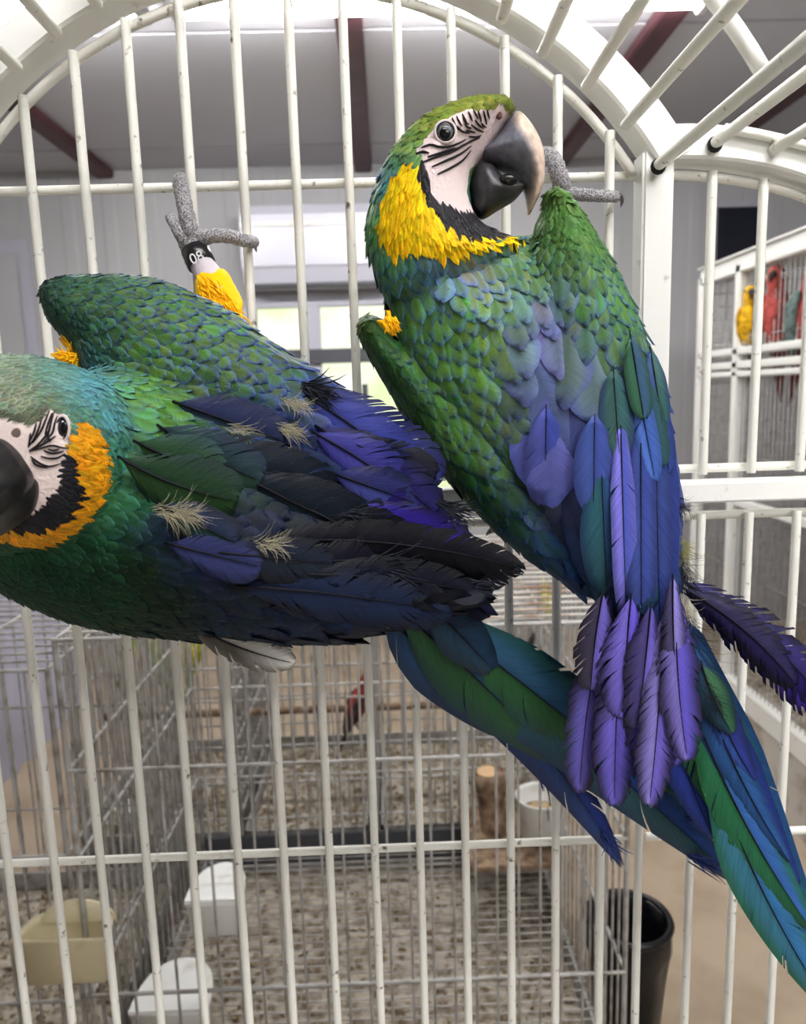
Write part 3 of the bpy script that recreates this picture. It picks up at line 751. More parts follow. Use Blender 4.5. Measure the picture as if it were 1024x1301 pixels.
# template of a small contour feather
_T = [0.0, 0.2, 0.42, 0.62, 0.8, 0.92, 1.0]
_S = [-1.0, -0.5, 0.0, 0.5, 1.0]
def _w(t): return (0.45 + 1.2 * t if t < 0.458 else math.sqrt(max(0.02, 1 - ((t - 0.458) / 0.56) ** 2)))
TV = NP([(s * _w(t) * 0.5, t - (0.10 * s * s if t > .5 else 0), s, t) for t in _T for s in _S])
TF = [(i * 5 + j, i * 5 + j + 1, (i + 1) * 5 + j + 1, (i + 1) * 5 + j) for i in range(6) for j in range(4)]

def feathers_on(me, bird, ctrl, zones, skip, seed, spacing=0.40, n_part=240, wr=0.74, part_name='contour_feather', ymax=0.35, lift=0.075, jit=0.16):
    rng = np.random.default_rng(seed)
    me.calc_loop_triangles()
    vs = np.empty(len(me.vertices) * 3); me.vertices.foreach_get('co', vs); vs = vs.reshape(-1, 3)
    tr = np.empty(len(me.loop_triangles) * 3, int); me.loop_triangles.foreach_get('vertices', tr); tr = tr.reshape(-1, 3)
    a, b, c = vs[tr[:, 0]], vs[tr[:, 1]], vs[tr[:, 2]]
    nr = np.cross(b - a, c - a); ar = np.linalg.norm(nr, axis=1) / 2; nr = nr / (2 * ar[:, None] + 1e-15)
    ok = nr[:, 1] < ymax; pr = ar * ok
    N = 90000
    pick = rng.choice(len(tr), N, p=pr / pr.sum())
    r1, r2 = np.sqrt(rng.random(N)), rng.random(N)
    pts = a[pick] * (1 - r1)[:, None] + b[pick] * (r1 * (1 - r2))[:, None] + c[pick] * (r1 * r2)[:, None]
    nn = nr[pick]; px = proj(pts)
    keep = np.ones(N, bool)
    for s in skip: keep &= ~in_poly(px, s)
    pts, nn, px = pts[keep], nn[keep], px[keep]
    dr, Ln, cc, ce = field(ctrl, px); WR = np.full(len(px), wr); SPC = np.full(len(px), spacing)
    for z in zones:                      # (poly, ang or None, len, cc, ce)
        m = in_poly(px, z[0])
        if z[1] is not None: dr[m] = (math.cos(math.radians(z[1])), math.sin(math.radians(z[1])))
        Ln[m] = z[2]; cc[m] = lin(z[3]); ce[m] = lin(z[4]); WR[m] = 0.36; SPC[m] = 0.24
    Lm = Ln * pts[:, 1] / F
    cell = 0.004; H = {}; sel = []
    for i in range(len(pts)):
        p = pts[i]; r = Lm[i] * SPC[i]; k = tuple((p / cell).astype(int)); R = int(r / cell) + 1; bad = False
        for ix in range(k[0] - R, k[0] + R + 1):
            for iy in range(k[1] - R, k[1] + R + 1):
                for iz in range(k[2] - R, k[2] + R + 1):
                    for j in H.get((ix, iy, iz), ()):
                        q = pts[j] - p
                        if q @ q < r * r: bad = True; break
                    if bad: break
                if bad: break
            if bad: break
        if not bad:
            H.setdefault(k, []).append(i); sel.append(i)
    sel = NP(sel); n = len(sel)
    p, nn, d2, Lm, cc, ce = pts[sel], nn[sel], dr[sel], Lm[sel], cc[sel], ce[sel]
    ja = rng.normal(0, jit, n); cs, sn = np.cos(ja), np.sin(ja)
    d2 = np.c_[d2[:, 0] * cs - d2[:, 1] * sn, d2[:, 0] * sn + d2[:, 1] * cs]
    d3 = np.c_[d2[:, 0], np.zeros(n), -d2[:, 1]]
    d3 -= nn * (d3 * nn).sum(1)[:, None]; d3 /= np.linalg.norm(d3, axis=1)[:, None] + 1e-9
    bb = np.cross(d3, nn)
    Ls = Lm * rng.uniform(0.85, 1.2, n); W = Ls * WR[sel] * rng.uniform(0.85, 1.15, n)
    bright = rng.uniform(0.74, 1.25, n)
    cc = cc * (1 + rng.normal(0, 0.14, (n, 3)) * NP((1, .5, .8)))
    lf = lift * rng.uniform(0.4, 1.5, n)
    S, Tt = TV[:, 2], TV[:, 3]
    X = TV[:, 0][None] * W[:, None]; Yl = (TV[:, 1][None] - 0.35) * Ls[:, None]
    Zl = (0.02 * Ls)[:, None] + (lf * Ls)[:, None] * Tt[None] - (S ** 2)[None] * 0.10 * W[:, None]
    Vx = p[:, None] + bb[:, None] * X[..., None] + d3[:, None] * Yl[..., None] + nn[:, None] * Zl[..., None]
    ed = np.clip(np.maximum(np.abs(S) ** 2.2 * 0.95, (np.clip(Tt - 0.62, 0, 1) / 0.36) ** 1.3), 0, 1)
    colr = (cc[:, None] * (1 - ed)[None, :, None] + ce[:, None] * ed[None, :, None]) * bright[:, None, None]
    shaft = np.exp(-(S / 0.22) ** 2) * 0.35
    colr *= (1 - shaft)[None, :, None]
    fu = np.stack([X, Yl + 0 * X, np.repeat(rng.uniform(0, 50, n)[:, None], len(S), 1)], 2)
    front = nn[:, 1] < -0.15
    score = Ls * front; order = np.argsort(-score); parts = order[:n_part]; rest = order[n_part:]
    for i in parts:
        m = bpy.data.meshes.new(part_name); m.from_pydata([tuple(q) for q in Vx[i]], [], TF); m.update()
        set_col(m, colr[i], fu[i]); new_obj(part_name, m, bird, M_feather)
    V = Vx[rest].reshape(-1, 3); m = bpy.data.meshes.new('plumage')
    Fs = (NP(TF)[None] + (np.arange(len(rest)) * len(TV))[:, None, None]).reshape(-1, 4)
    m.vertices.add(len(V)); m.vertices.foreach_set('co', V.ravel())
    m.loops.add(Fs.size); m.loops.foreach_set('vertex_index', Fs.ravel().astype(np.int32))
    m.polygons.add(len(Fs)); m.polygons.foreach_set('loop_start', np.arange(0, Fs.size, 4, dtype=np.int32))
    m.update(calc_edges=True); m.validate()
    set_col(m, colr[rest].reshape(-1, 3), fu[rest].reshape(-1, 3))
    o = new_obj('plumage', m, bird, M_feather); o['kind'] = 'stuff'; o['label'] = 'small overlapping contour feathers'
    return n

class Surf:
    def __init__(s, me): 
        s.t = BVHTree.FromPolygons([v.co for v in me.vertices], [tuple(p.vertices) for p in me.polygons])
    def y(s, px, py, default):
        d = RW @ NP(((px - CX) / F, -(py - CY) / F, -1.0))
        h = s.t.ray_cast(Vector(CAM), Vector(d).normalized())
        return h[0][1] if h[0] is not None else default

def big_feather(name, bird, root, tip, wpx, y0, y1, bend=0.0, ca=(60, 80, 150), cb=None, ce=None, seed=0, tipcol=None, split=0.25, shaft=(25, 25, 35),
                camber=0.16, prof='flight', yaw=0.0, arc=0.0, fray=0.0, sw=1.0, asym=0.0, surf=None, off=0.004, e0=0.45):
    """one flight/tail feather: curved shaft (child) and two vanes made of barb groups with small splits; ca left vane, cb right vane (as seen along root->tip), ce vane edge"""
    rng = random.Random(seed * 7919 + int(root[0] * 13 + root[1] * 7 + tip[0]))
    cb = cb or ca; A, B = lin(ca), lin(cb); E = lin(ce) if ce is not None else None; TC = lin(tipcol) if tipcol is not None else None
    r = NP(root, float); t = NP(tip, float); dv = t - r; Lp = np.linalg.norm(dv); nrm = NP((dv[1], -dv[0])) / Lp
    def ctr(u):
        return r + dv * u + nrm * bend * 4 * u * (1 - u)
    if surf is not None:
        us_ = np.linspace(0, 1, 11); yv = [surf.y(*ctr(q), None) for q in us_]
        last = next((q for q in yv if q is not None), y0)
        for i_ in range(11):
            if yv[i_] is None or yv[i_] > last + 0.012: yv[i_] = last + 0.001
            last = yv[i_]
        yv = NP(yv) - off
        yv = np.r_[yv[0], np.minimum((yv[:-2] + yv[1:-1] + yv[2:]) / 3, yv[1:-1]), yv[-1]]
        yv[0] += off * 0.7
        ydep = lambda u: float(np.interp(u, us_, yv))
        y0 = yv[0]; y1 = yv[-1]
    else:
        ydep = lambda u: y0 + (y1 - y0) * u - arc * 4 * u * (1 - u)
    def width(u):
        if prof == 'flight': return (0.30 + 1.0 * min(1, u / 0.35) * 0.7) * math.sqrt(max(0.0, 1 - max(0, (u - 0.62) / 0.38) ** 2.2)) if u < 1 else 0.0
        if prof == 'tail': return (0.35 + 0.65 * min(1, u / 0.3)) * max(0.0, 1 - max(0, (u - 0.35) / 0.65) ** 1.5) ** 0.75
        if prof == 'round': return (0.5 + 0.5 * min(1, u / 0.4)) * math.sqrt(max(0.0, 1 - max(0, (u - 0.5) / 0.5) ** 2))
    V, Fc, C, U = [], [], [], []
    ym = (y0 + y1) / 2; m_per = ym / F; Wm = wpx * m_per; Lm = Lp * m_per
    rnd = rng.uniform(0, 50)
    ngr = max(6, int(Lp / 11)); ncol = 4
    for side in (-1, 1):
        base = A if side < 0 else B
        u0 = 0.03
        cuts = sorted([u0] + [u0 + (1 - u0) * (k + rng.uniform(-0.3, 0.3)) / ngr for k in range(1, ngr)] + [1.0])
        gaps = [0.0] * len(cuts)
        for gk in range(len(cuts)):
            if rng.random() < split: gaps[gk] = rng.uniform(0.15, 0.7)
        for gk in range(len(cuts) - 1):
            ua, ub = cuts[gk], cuts[gk + 1]; nsub = 2
            ga = gaps[gk]; zo = rng.uniform(-1, 1) * 0.015 * Wm; fr = 1 + rng.uniform(-1, 1) * fray
            base_i = len(V)
            for si in range(nsub + 1):
                us = ua + (ub - ua) * si / nsub
                for c in range(ncol + 1):
                    s = c / ncol
                    sweep = 0.55 * wpx * 0.5 / Lp * s * (1.0 + 0.5 * s)
                    # a split pulls the group's lower edge towards its upper edge near the rim
                    uu = us + (ga * (ub - ua) * 0.9 * s * s if si == 0 else (0.0 if si < nsub else 0.0))
                    wq = width(min(uu + sweep, 1.0)) if uu + sweep < 1 else 0.0
                    wloc = max(width(min(us, 1.0)) * 0.5 + wq * 0.5, 0.0) * (1 + asym * side) * (fr if s > 0.6 else 1)
                    uu2 = min(uu + sweep, 1.0 + 0.03 * s * rng.random())
                    pc = ctr(uu2) + nrm * (-side) * (-1) * s * wloc * wpx * 0.5
                    yy = ydep(uu2) + camber * Wm * s * s * 0.5 * (1 - 0.3 * us) + side * s * yaw * Wm * 0.5 + zo * s
                    V.append(P(pc[0], pc[1], yy))
                    col = base.copy()
                    if TC is not None: q = max(0, (us - 0.45) / 0.55) ** 1.3; col = col * (1 - q) + TC * q
                    if E is not None:
                        q = min(1, max(0, (s - e0) / (0.9 - e0))) ** 1.2; col = col * (1 - q) + E * q
                    col = col * (1 - 0.25 * math.exp(-(s / 0.12) ** 2))
                    C.append(col); U.append((side * s * wloc * Wm * 0.5, us * Lm, rnd))
            k = ncol + 1
            for si in range(nsub):
                for c in range(ncol):
                    q = (base_i + si * k + c, base_i + si * k + c + 1, base_i + (si + 1) * k + c + 1, base_i + (si + 1) * k + c)
                    Fc.append(q if side > 0 else q[::-1])
    me = bpy.data.meshes.new(name); me.from_pydata([tuple(v) for v in V], [], Fc); me.update()
    set_col(me, NP(C), NP(U)); o = new_obj(name, me, bird, M_flight)
    pts = [P(*ctr(u), ydep(u) - 0.0004) for u in np.linspace(0, 0.97, 14)]
    rad = [max(0.0002, 0.0009 * sw * (1 - 0.85 * u)) for u in np.linspace(0, 1, 14)]
    sm = M_shaft
    tube('shaft', pts, rad, sm, o, 6)
    o.children[0].parent = o
    o.children[0].matrix_parent_inverse = Matrix.Identity(4)
    o.children[0].matrix_basis = Matrix.Identity(4)
    return o

def tuft(name, bird, px, py, ang, n, length, spread, y, material, seed, wid=0.00045):
    rng = random.Random(seed); V, Fc = [], []
    if 'down_' in name: n = int(n * 2.6); wid = 0.00012; length *= 0.62; spread *= 0.8
    for i in range(n):
        a = math.radians(ang + rng.gauss(0, spread)); l = length * rng.uniform(0.5, 1.15)
        q_ = rng.uniform(-.45, .45) * length * ('down_' in name); x0, y0 = px + rng.uniform(-8, 8) + q_ * math.cos(math.radians(ang)), py + rng.uniform(-6, 6) + q_ * math.sin(math.radians(ang)); cv = rng.uniform(-0.35, 0.35) * (2.2 if 'down_' in name else 1)
        pp = []
        for k in range(5):
            u = k / 4; aa = a + cv * u
            pp.append(P(x0 + math.cos(aa) * l * u, y0 + math.sin(aa) * l * u, y - 0.006 * u * rng.uniform(0.6, 1.2)))
        v, f = tube_vf(pp, [wid, wid * 1.1, wid, wid * .7, wid * .2], 4)
        o = len(V); V += v; Fc += [tuple(q + o for q in ff) for ff in f]
    return mesh(name, V, Fc, bird, material)

def toe(name, bird, px, r_px, material=None, claw=True, ybase=None):
    """px: [(x,y,Y)...] toe centre line; ringed scales by radius ripple"""
    pts = smooth_pts([P(x, y, Y) for x, y, Y in px], 26)
    Y = px[0][2]; r = r_px * Y / F
    rad = [r * (1.0 - 0.22 * i / 25) * (1 + 0.07 * math.sin(i * 2.1)) for i in range(26)]
    rad[-1] *= 0.55; rad[0] *= 0.9
    o = tube(name, pts, rad, material or M_foot, bird, 12)
    if claw:
        d = _n(pts[-1] - pts[-3]); e = pts[-1] + d * r * 0.6
        c = [pts[-1] - d * r * 0.3, e, e + d * r * 0.9 + NP((0, r * 0.9, -r * 0.3)), e + d * r * 1.1 + NP((0, r * 2.0, -r * 0.9))]
        k = tube('claw', smooth_pts(c, 8), [r * .55, r * .55, r * .5, r * .42, r * .34, r * .25, r * .15, r * .05], M_claw, o, 8)
        k.matrix_parent_inverse = Matrix.Identity(4)
    return o
def stripe(bird, surf, pts, w, Y, name='facial_feather_line', off=0.0006):
    pp = smooth_pts(NP(pts, float), 10); q = []
    for x, y in pp:
        yy = surf.y(x, y, Y); q.append(P(x, y, yy - off))
    n = len(q); r = w * 0.5 * Y / F
    rad = [r * (0.35 + 0.65 * math.sin(math.pi * (i + 0.6) / n)) for i in range(n)]
    return tube(name, q, rad, M_stripe, bird, 6)
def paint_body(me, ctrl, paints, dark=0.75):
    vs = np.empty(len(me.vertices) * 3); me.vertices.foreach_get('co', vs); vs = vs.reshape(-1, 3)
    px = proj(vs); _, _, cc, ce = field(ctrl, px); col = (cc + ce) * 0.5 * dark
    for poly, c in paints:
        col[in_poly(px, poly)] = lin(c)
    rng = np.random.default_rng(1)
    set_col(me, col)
def zoomed(pts, ox, oy, s): return [(ox + x / s, oy + y / s) for x, y in pts]

# ------------------------------------------------------------------ right macaw (back to the viewer, head in profile)
rb = empty('macaw', P(760, 760, 0.5), 'upright macaw showing its green back, head turned in profile, white striped face and yellow neck', 'macaw')
R_head = [(645, 131), (625, 127), (600, 128), (570, 136), (540, 150), (515, 170), (495, 197), (482, 225), (472, 255), (466, 290), (468, 320), (478, 352), (495, 380), (540, 390), (600, 370),
          (650, 330), (668, 306), (640, 300), (620, 290), (604, 276), (597, 248), (600, 225), (612, 205), (635, 173), (655, 149)]
R_body = [(490, 370), (520, 320), (580, 310), (650, 304), (700, 300), (750, 330), (790, 385), (820, 450), (838, 520), (846, 600), (848, 700), (838, 790), (790, 805), (755, 750), (700, 712), (640, 660), (580, 595), (530, 520), (500, 450)]
R_lw = [(453, 416), (456, 404), (467, 399), (484, 407), (505, 430), (560, 460), (640, 530), (700, 640), (745, 752), (700, 726), (640, 684), (580, 622), (530, 555), (492, 494), (463, 444)]
R_rw = [(688, 268), (690, 246), (702, 239), (720, 250), (745, 285), (780, 342), (812, 415), (842, 505), (857, 600), (861, 690), (850, 765), (800, 805), (762, 765), (722, 690), (682, 570), (664, 450), (664, 380), (674, 310)]
me = remeshed([inflate(R_head, 0.50, 0.042, 85), inflate(R_body, (0.525, 650, 550, 0, 0.00003), 0.062, 150, 0.05),
               inflate(R_lw, (0.515, 500, 450, -0.00006, 0), 0.028, 60), inflate(R_rw, (0.495, 750, 500, 0.00005, 0), 0.036, 70)], 0.0021, 3)
Z6 = lambda pts: zoomed(pts, 510, 120, 5.12)
R_face = Z6([(85, 375), (130, 300), (200, 215), (300, 145), (420, 95), (540, 85), (600, 70), (660, 70), (720, 105), (760, 160), (700, 280), (600, 420), (440, 500), (435, 640), (480, 775), (380, 770), (270, 725), (185, 660), (170, 570), (150, 480)])
R_yel = [(530, 196), (507, 213), (488, 243), (479, 280), (484, 310), (498, 327), (518, 322), (538, 314), (566, 328), (600, 320), (640, 310), (668, 308), (640, 299), (600, 296), (570, 282), (545, 255), (531, 225)]
R_chin = [(531, 218), (540, 255), (560, 280), (588, 299), (625, 303), (642, 299), (622, 284), (608, 268), (580, 262), (562, 250), (548, 236), (540, 205), (533, 205)]
R_crownline = [(527, 192), (548, 160), (568, 146), (592, 136), (615, 133), (640, 132), (646, 128), (610, 129), (570, 140), (540, 155), (522, 180)]
ctrl = [
 (640, 130, 195, 13, (119, 127, 50), (104, 114, 46)), (600, 131, 185, 14, (127, 137, 50), (110, 123, 48)), (545, 150, 155, 17, (119, 136, 50), (104, 123, 53)), (510, 178, 130, 22, (110, 138, 56), (83, 127, 82)),
 (490, 215, 115, 26, (84, 139, 102), (64, 105, 158)), (474, 280, 100, 30, (101, 149, 59), (85, 150, 105)), (478, 345, 85, 34, (71, 126, 79), (46, 94, 118)), (510, 345, 92, 30, (83, 134, 80), (67, 111, 148)),
 (555, 345, 80, 32, (82, 121, 125), (84, 118, 177)), (600, 345, 70, 34, (122, 129, 95), (99, 124, 190)), (650, 330, 70, 30, (105, 134, 66), (82, 122, 138)),
 (530, 400, 82, 34, (99, 158, 56), (82, 128, 159)), (590, 400, 76, 36, (111, 165, 51), (85, 126, 159)), (640, 390, 76, 34, (103, 138, 66), (84, 114, 148)), (550, 460, 68, 36, (106, 160, 56), (83, 118, 155)),
 (620, 460, 70, 38, (122, 170, 55), (83, 116, 159)), (600, 520, 62, 38, (113, 157, 59), (75, 107, 138)), (650, 530, 65, 40, (101, 127, 80), (82, 102, 158)), (640, 580, 56, 40, (82, 122, 56), (60, 85, 126)),
 (690, 340, 72, 28, (88, 126, 59), (71, 105, 112)), (720, 290, 70, 22, (71, 115, 49), (83, 123, 67)), (705, 250, 60, 16, (69, 104, 47), (82, 114, 59)), (700, 410, 80, 40, (82, 101, 136), (96, 103, 159)), (740, 390, 76, 34, (88, 132, 55), (75, 96, 137)),
 (780, 390, 70, 26, (88, 135, 49), (64, 96, 129)), (815, 460, 72, 28, (72, 111, 58), (61, 84, 143)), (840, 545, 78, 34, (68, 86, 152), (51, 69, 129)), (855, 640, 84, 40, (58, 73, 136), (45, 60, 114)), (780, 600, 85, 50, (61, 79, 146), (51, 67, 125)),
 (688, 425, 84, 89, (115, 115, 160), (112, 107, 170)), (690, 490, 85, 113, (95, 108, 159), (91, 99, 168)), (735, 455, 82, 86, (90, 126, 101), (84, 97, 154)), (700, 560, 85, 124, (86, 99, 170), (75, 85, 157)), (748, 540, 83, 113, (74, 95, 159), (68, 83, 150)), (715, 620, 80, 108, (93, 91, 119), (59, 64, 101)), (745, 650, 80, 124, (71, 82, 137), (52, 62, 105)), (755, 720, 82, 102, (53, 94, 106), (40, 66, 96)),
 (464, 412, 62, 14, (58, 88, 37), (63, 94, 41)), (490, 470, 58, 18, (53, 93, 37), (48, 79, 44)), (530, 530, 54, 24, (53, 99, 38), (44, 74, 52)), (560, 540, 56, 32, (93, 139, 55), (60, 94, 102)), (600, 610, 52, 34, (46, 93, 40), (29, 60, 80)), (650, 650, 50, 40, (36, 78, 47), (27, 52, 89)), (700, 700, 52, 46, (27, 62, 80), (25, 47, 95)), (730, 730, 55, 46, (25, 52, 88), (23, 42, 93))]
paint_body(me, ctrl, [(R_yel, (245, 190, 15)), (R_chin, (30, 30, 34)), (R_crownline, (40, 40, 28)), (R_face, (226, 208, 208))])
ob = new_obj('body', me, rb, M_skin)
S = Surf(me)
zones = [(R_yel, None, 21, (255, 212, 24), (255, 204, 16)), (R_chin, 75, 20, (34, 34, 38), (58, 56, 60))]
ctrl_y = [(520, 220, 110, 20, (0, 0, 0), (0, 0, 0))]
# yellow feathers follow the cheek: extra direction rows
ctrl += [(500, 250, 98, 20, (70, 130, 90), (60, 120, 110)), (530, 290, 88, 20, (70, 130, 90), (60, 120, 110)), (570, 305, 62, 20, (76, 120, 90), (66, 110, 140)), (625, 303, 20, 18, (76, 120, 90), (66, 110, 140))]
nf = feathers_on(me, rb, ctrl, zones, [R_face], 11, spacing=0.37, n_part=290)
# face: eye, nostril, lines
def eye_at(bird, surf, px, py, rpx, Y, sx=1.0, rot=0.0, iris=None):
    y = surf.y(px, py, Y); r = rpx * y / F; c = P(px, py, y + r * 0.35)
    Q = Matrix.Rotation(rot, 3, 'Y')
    e = mesh('eye', *ell_vf(c, (r * sx, r * .8, r), 24, 16, Q), parent=bird, material=iris or M_eyeball)
    pc = P(px, py, y - r * 0.36); p_ = mesh('pupil', *ell_vf(pc, (r * .6 * sx, r * .2, r * .6), 18, 12, Q), parent=e, material=M_pupil)
    p_.matrix_parent_inverse = Matrix.Identity(4)
    ring = [NP(c) + NP(Q @ Vector((math.cos(a) * r * 1.12 * sx, -r * 0.42, math.sin(a) * r * 1.12))) for a in np.linspace(0, 2 * math.pi, 25)]
    k = tube('eyelid', ring, r * 0.17, M_lid, e, 8, cap=False); k.matrix_parent_inverse = Matrix.Identity(4)
    ring2 = [NP(c) + NP(Q @ Vector((math.cos(a) * r * 0.96 * sx, -r * 0.52, math.sin(a) * r * 0.96))) for a in np.linspace(0, 2 * math.pi, 25)]
    k = tube('eye_rim', ring2, r * 0.07, M_pupil, e, 6, cap=False); k.matrix_parent_inverse = Matrix.Identity(4)
M_lid = mat('pink_white_lid', (216, 204, 204), 0.6, 0.3)
eye_at(rb, S, 565.5, 169, 11.0, 0.46)
yn = S.y(633.5, 146, 0.47)
mesh('nostril', *ell_vf(P(633.5, 146, yn - 0.0002), (0.0022, 0.0012, 0.0028), 14, 8, Matrix.Rotation(-0.4, 3, 'Y')), parent=rb, material=mat('nostril_dark', (92, 60, 58), 0.7, 0.2))
LN = [[(130, 345), (190, 325), (250, 342), (330, 335), (420, 292)], [(95, 385), (140, 372), (180, 380)], [(140, 440), (230, 405), (330, 372), (430, 315), (510, 282)], [(200, 470), (290, 430), (380, 390), (455, 335)], [(235, 518), (320, 478), (400, 428), (452, 365)], [(170, 405), (240, 385), (320, 360), (380, 345)],
      [(330, 150), (345, 190), (370, 232)], [(358, 140), (375, 175), (395, 205)], [(395, 125), (410, 155), (425, 180)], [(435, 110), (450, 140), (462, 175)],
      [(470, 100), (485, 130), (500, 160)], [(500, 108), (512, 145), (520, 180)], [(535, 105), (545, 150), (556, 195)], [(362, 205), (395, 240), (445, 252)], [(410, 190), (430, 212), (455, 222)],
      [(455, 195), (490, 225), (535, 245)], [(480, 165), (505, 200), (535, 220)], [(440, 272), (480, 278), (520, 268)], [(520, 185), (535, 205), (552, 215)], [(420, 235), (450, 240), (480, 250)], [(560, 100), (565, 130), (575, 160)],
      [(400, 150), (418, 180), (440, 195)]]
for i, l in enumerate(LN):
    stripe(rb, S, Z6(l), 3.0 if i < 6 else 2.4, 0.465)
# beak
M_beak = bpy.data.materials.new('beak_horn'); M_beak.use_nodes = True
def beak_nodes(m, dark, pale):
    nt = m.node_tree; b = nt.nodes['Principled BSDF']; b.inputs['Roughness'].default_value = 0.42; b.inputs['Specular IOR Level'].default_value = 0.45
    a = nt.nodes.new('ShaderNodeAttribute'); a.attribute_name = 'Col'
    geo = nt.nodes.new('ShaderNodeNewGeometry'); n = nt.nodes.new('ShaderNodeTexNoise'); n.inputs['Scale'].default_value = 180; n.inputs['Detail'].default_value = 6
    nt.links.new(geo.outputs['Position'], n.inputs['Vector'])
    mr = nt.nodes.new('ShaderNodeMapRange'); mr.inputs[1].default_value = 0.3; mr.inputs[2].default_value = 0.75; mr.inputs[3].default_value = 0.7; mr.inputs[4].default_value = 1.6
    nt.links.new(n.outputs['Fac'], mr.inputs[0])
    vm = nt.nodes.new('ShaderNodeVectorMath'); vm.operation = 'SCALE'
    nt.links.new(a.outputs['Color'], vm.inputs[0]); nt.links.new(mr.outputs[0], vm.inputs['Scale']); nt.links.new(vm.outputs[0], b.inputs['Base Color'])
    bp = nt.nodes.new('ShaderNodeBump'); bp.inputs['Strength'].default_value = 0.25; bp.inputs['Distance'].default_value = 0.001
    nt.links.new(n.outputs['Fac'], bp.inputs['Height']); nt.links.new(bp.outputs['Normal'], b.inputs['Normal'])
beak_nodes(M_beak, None, None)
def horn(name, bird, poly, Y, T, R, colf, step=3.0, sm=3):
    m = remeshed([inflate(poly, Y, T, R, None, step)], 0.0011, sm)
    vs = np.empty(len(m.vertices) * 3); m.vertices.foreach_get('co', vs); px = proj(vs.reshape(-1, 3))
    set_col(m, NP([lin(colf(x, y)) for x, y in px])); return new_obj(name, m, bird, M_beak)
def mix(a, b, t): t = max(0, min(1, t)); return tuple(x * (1 - t) + y * t for x, y in zip(a, b))
culmen = NP([(664, 150), (680, 173), (689, 194), (691, 218), (688, 241), (678, 263), (671, 275)])
def up_col(x, y):
    d = seg_dist(NP([(x, y)]), np.r_[culmen, culmen[::-1]])[0]
    return mix((214, 190, 172), (98, 100, 110), (d - 5) / 11)
horn('lower_beak', rb, [(594, 246), (597, 222), (609, 208), (626, 212), (643, 230), (666, 236), (655, 254), (636, 266), (613, 279), (603, 270)], 0.50, 0.021, 34, lambda x, y: mix((46, 46, 50), (90, 86, 86), (x - 640) / 30))
ub = [(606, 196), (625, 180), (645, 150), (656, 146), (667, 154), (680, 172), (689, 194), (691.5, 218), (688, 242), (679, 262), (671, 276), (669.5, 258), (664, 237), (648, 223), (632, 216), (616, 207)]
horn('upper_beak', rb, ub, 0.50, 0.026, 36, up_col)
v, f = ell_vf(P(645, 229, 0.485), (0.006, 0.006, 0.0035), 14, 10)
mesh('tongue', v, f, rb, mat('black_tongue', (30, 28, 30), 0.25, 0.6))
# yellow belly edge peeping at the left shoulder
Y_b = [(489, 385), (496, 395), (500, 420), (507, 434), (494, 424), (478, 408), (490, 404)]
v, f = inflate(Y_b, 0.474, 0.006, 8, None, 4); m = bpy.data.meshes.new('breast_edge'); m.from_pydata([tuple(p) for p in v], [], f); m.update(); set_col(m, np.tile(lin((245, 180, 12)), (len(v), 1))); new_obj('breast_edge', m, rb, M_skin)
tuft('breast_tuft', rb, 494, 408, 55, 60, 15, 7, 0.470, mat('yellow_down', (248, 186, 16), 0.8, 0.2), 5, 0.0006)

# --- large feathers.  rows: root, tip, width, layer, colours
Z2 = lambda x, y: (430 + x / 2.2756, 380 + y / 2.2756)
Z3 = lambda x, y: (660 + x / 2.813, 640 + y / 2.813)
BL, VI, TE, DK = (58, 76, 158), (98, 92, 205), (36, 84, 96), (18, 18, 26)
YS = lambda p, lay: S.y(p[0], p[1], 0.475) - 0.003 - 0.0013 * lay
def wingf(name, a, b, w, lay, ca, cb=None, ce=None, bend=0, **k):
    big_feather(name, rb, a, b, w, 0.47, 0.47, bend, ca, cb, ce, surf=S, off=0.0035 + 0.0012 * lay, **k)
cov = [(Z2(765, 600), Z2(776, 845), 110, 1, (44, 88, 100), (38, 70, 110), (30, 54, 84)), (Z2(600, 400), Z2(598, 592), 100, 1, (80, 88, 166), (62, 76, 158), (64, 70, 132)), (Z2(740, 420), Z2(738, 612), 96, 2, (64, 84, 150), (60, 76, 146), (52, 64, 120)),
 (Z2(800, 280), Z2(812, 452), 80, 2, (56, 88, 84), (54, 92, 92), (44, 64, 98))]
for a, b, w, l, ca, cb, ce in cov:
    a = (a[0] * 1.5 - b[0] * 0.5, a[1] * 1.5 - b[1] * 0.5)
    wingf('covert_feather', a, b, w / 2.2756 * 1.3, l * 0.7 + 1, ca, cb, ce, prof='round', split=0.06, camber=0.12, seed=l, sw=0.35)
sec = [((846, 520), (846, 770), 34, 0, BL, (40, 52, 112)), ((832, 500), (838, 790), 36, 1, (58, 74, 140), (48, 64, 122)), ((814, 500), (815, 800), 40, 2, (60, 76, 142), (54, 70, 138)),
       ((788, 520), (796, 796), 32, 3, (128, 126, 226), (76, 88, 174)),  # lighter violet vane: feather sheen put into the colour
       ((806, 470), (832, 608), 30, 4, (82, 118, 200), (64, 96, 170)), ((822, 480), (842, 590), 28, 5, (54, 96, 78), (46, 80, 90)), ((836, 500), (850, 600), 26, 6, (54, 74, 150), (44, 60, 120)), ((800, 420), (818, 530), 32, 7, (56, 98, 76), (52, 82, 110)), ((826, 440), (842, 540), 28, 8, (54, 80, 130), (50, 90, 84))]
for a, b, w, l, ca, cb in sec:
    wingf('secondary_feather', a, b, w, l, ca, cb, tuple(int(c * .7) for c in ca), split=0.05, camber=0.15, seed=l, sw=0.5)
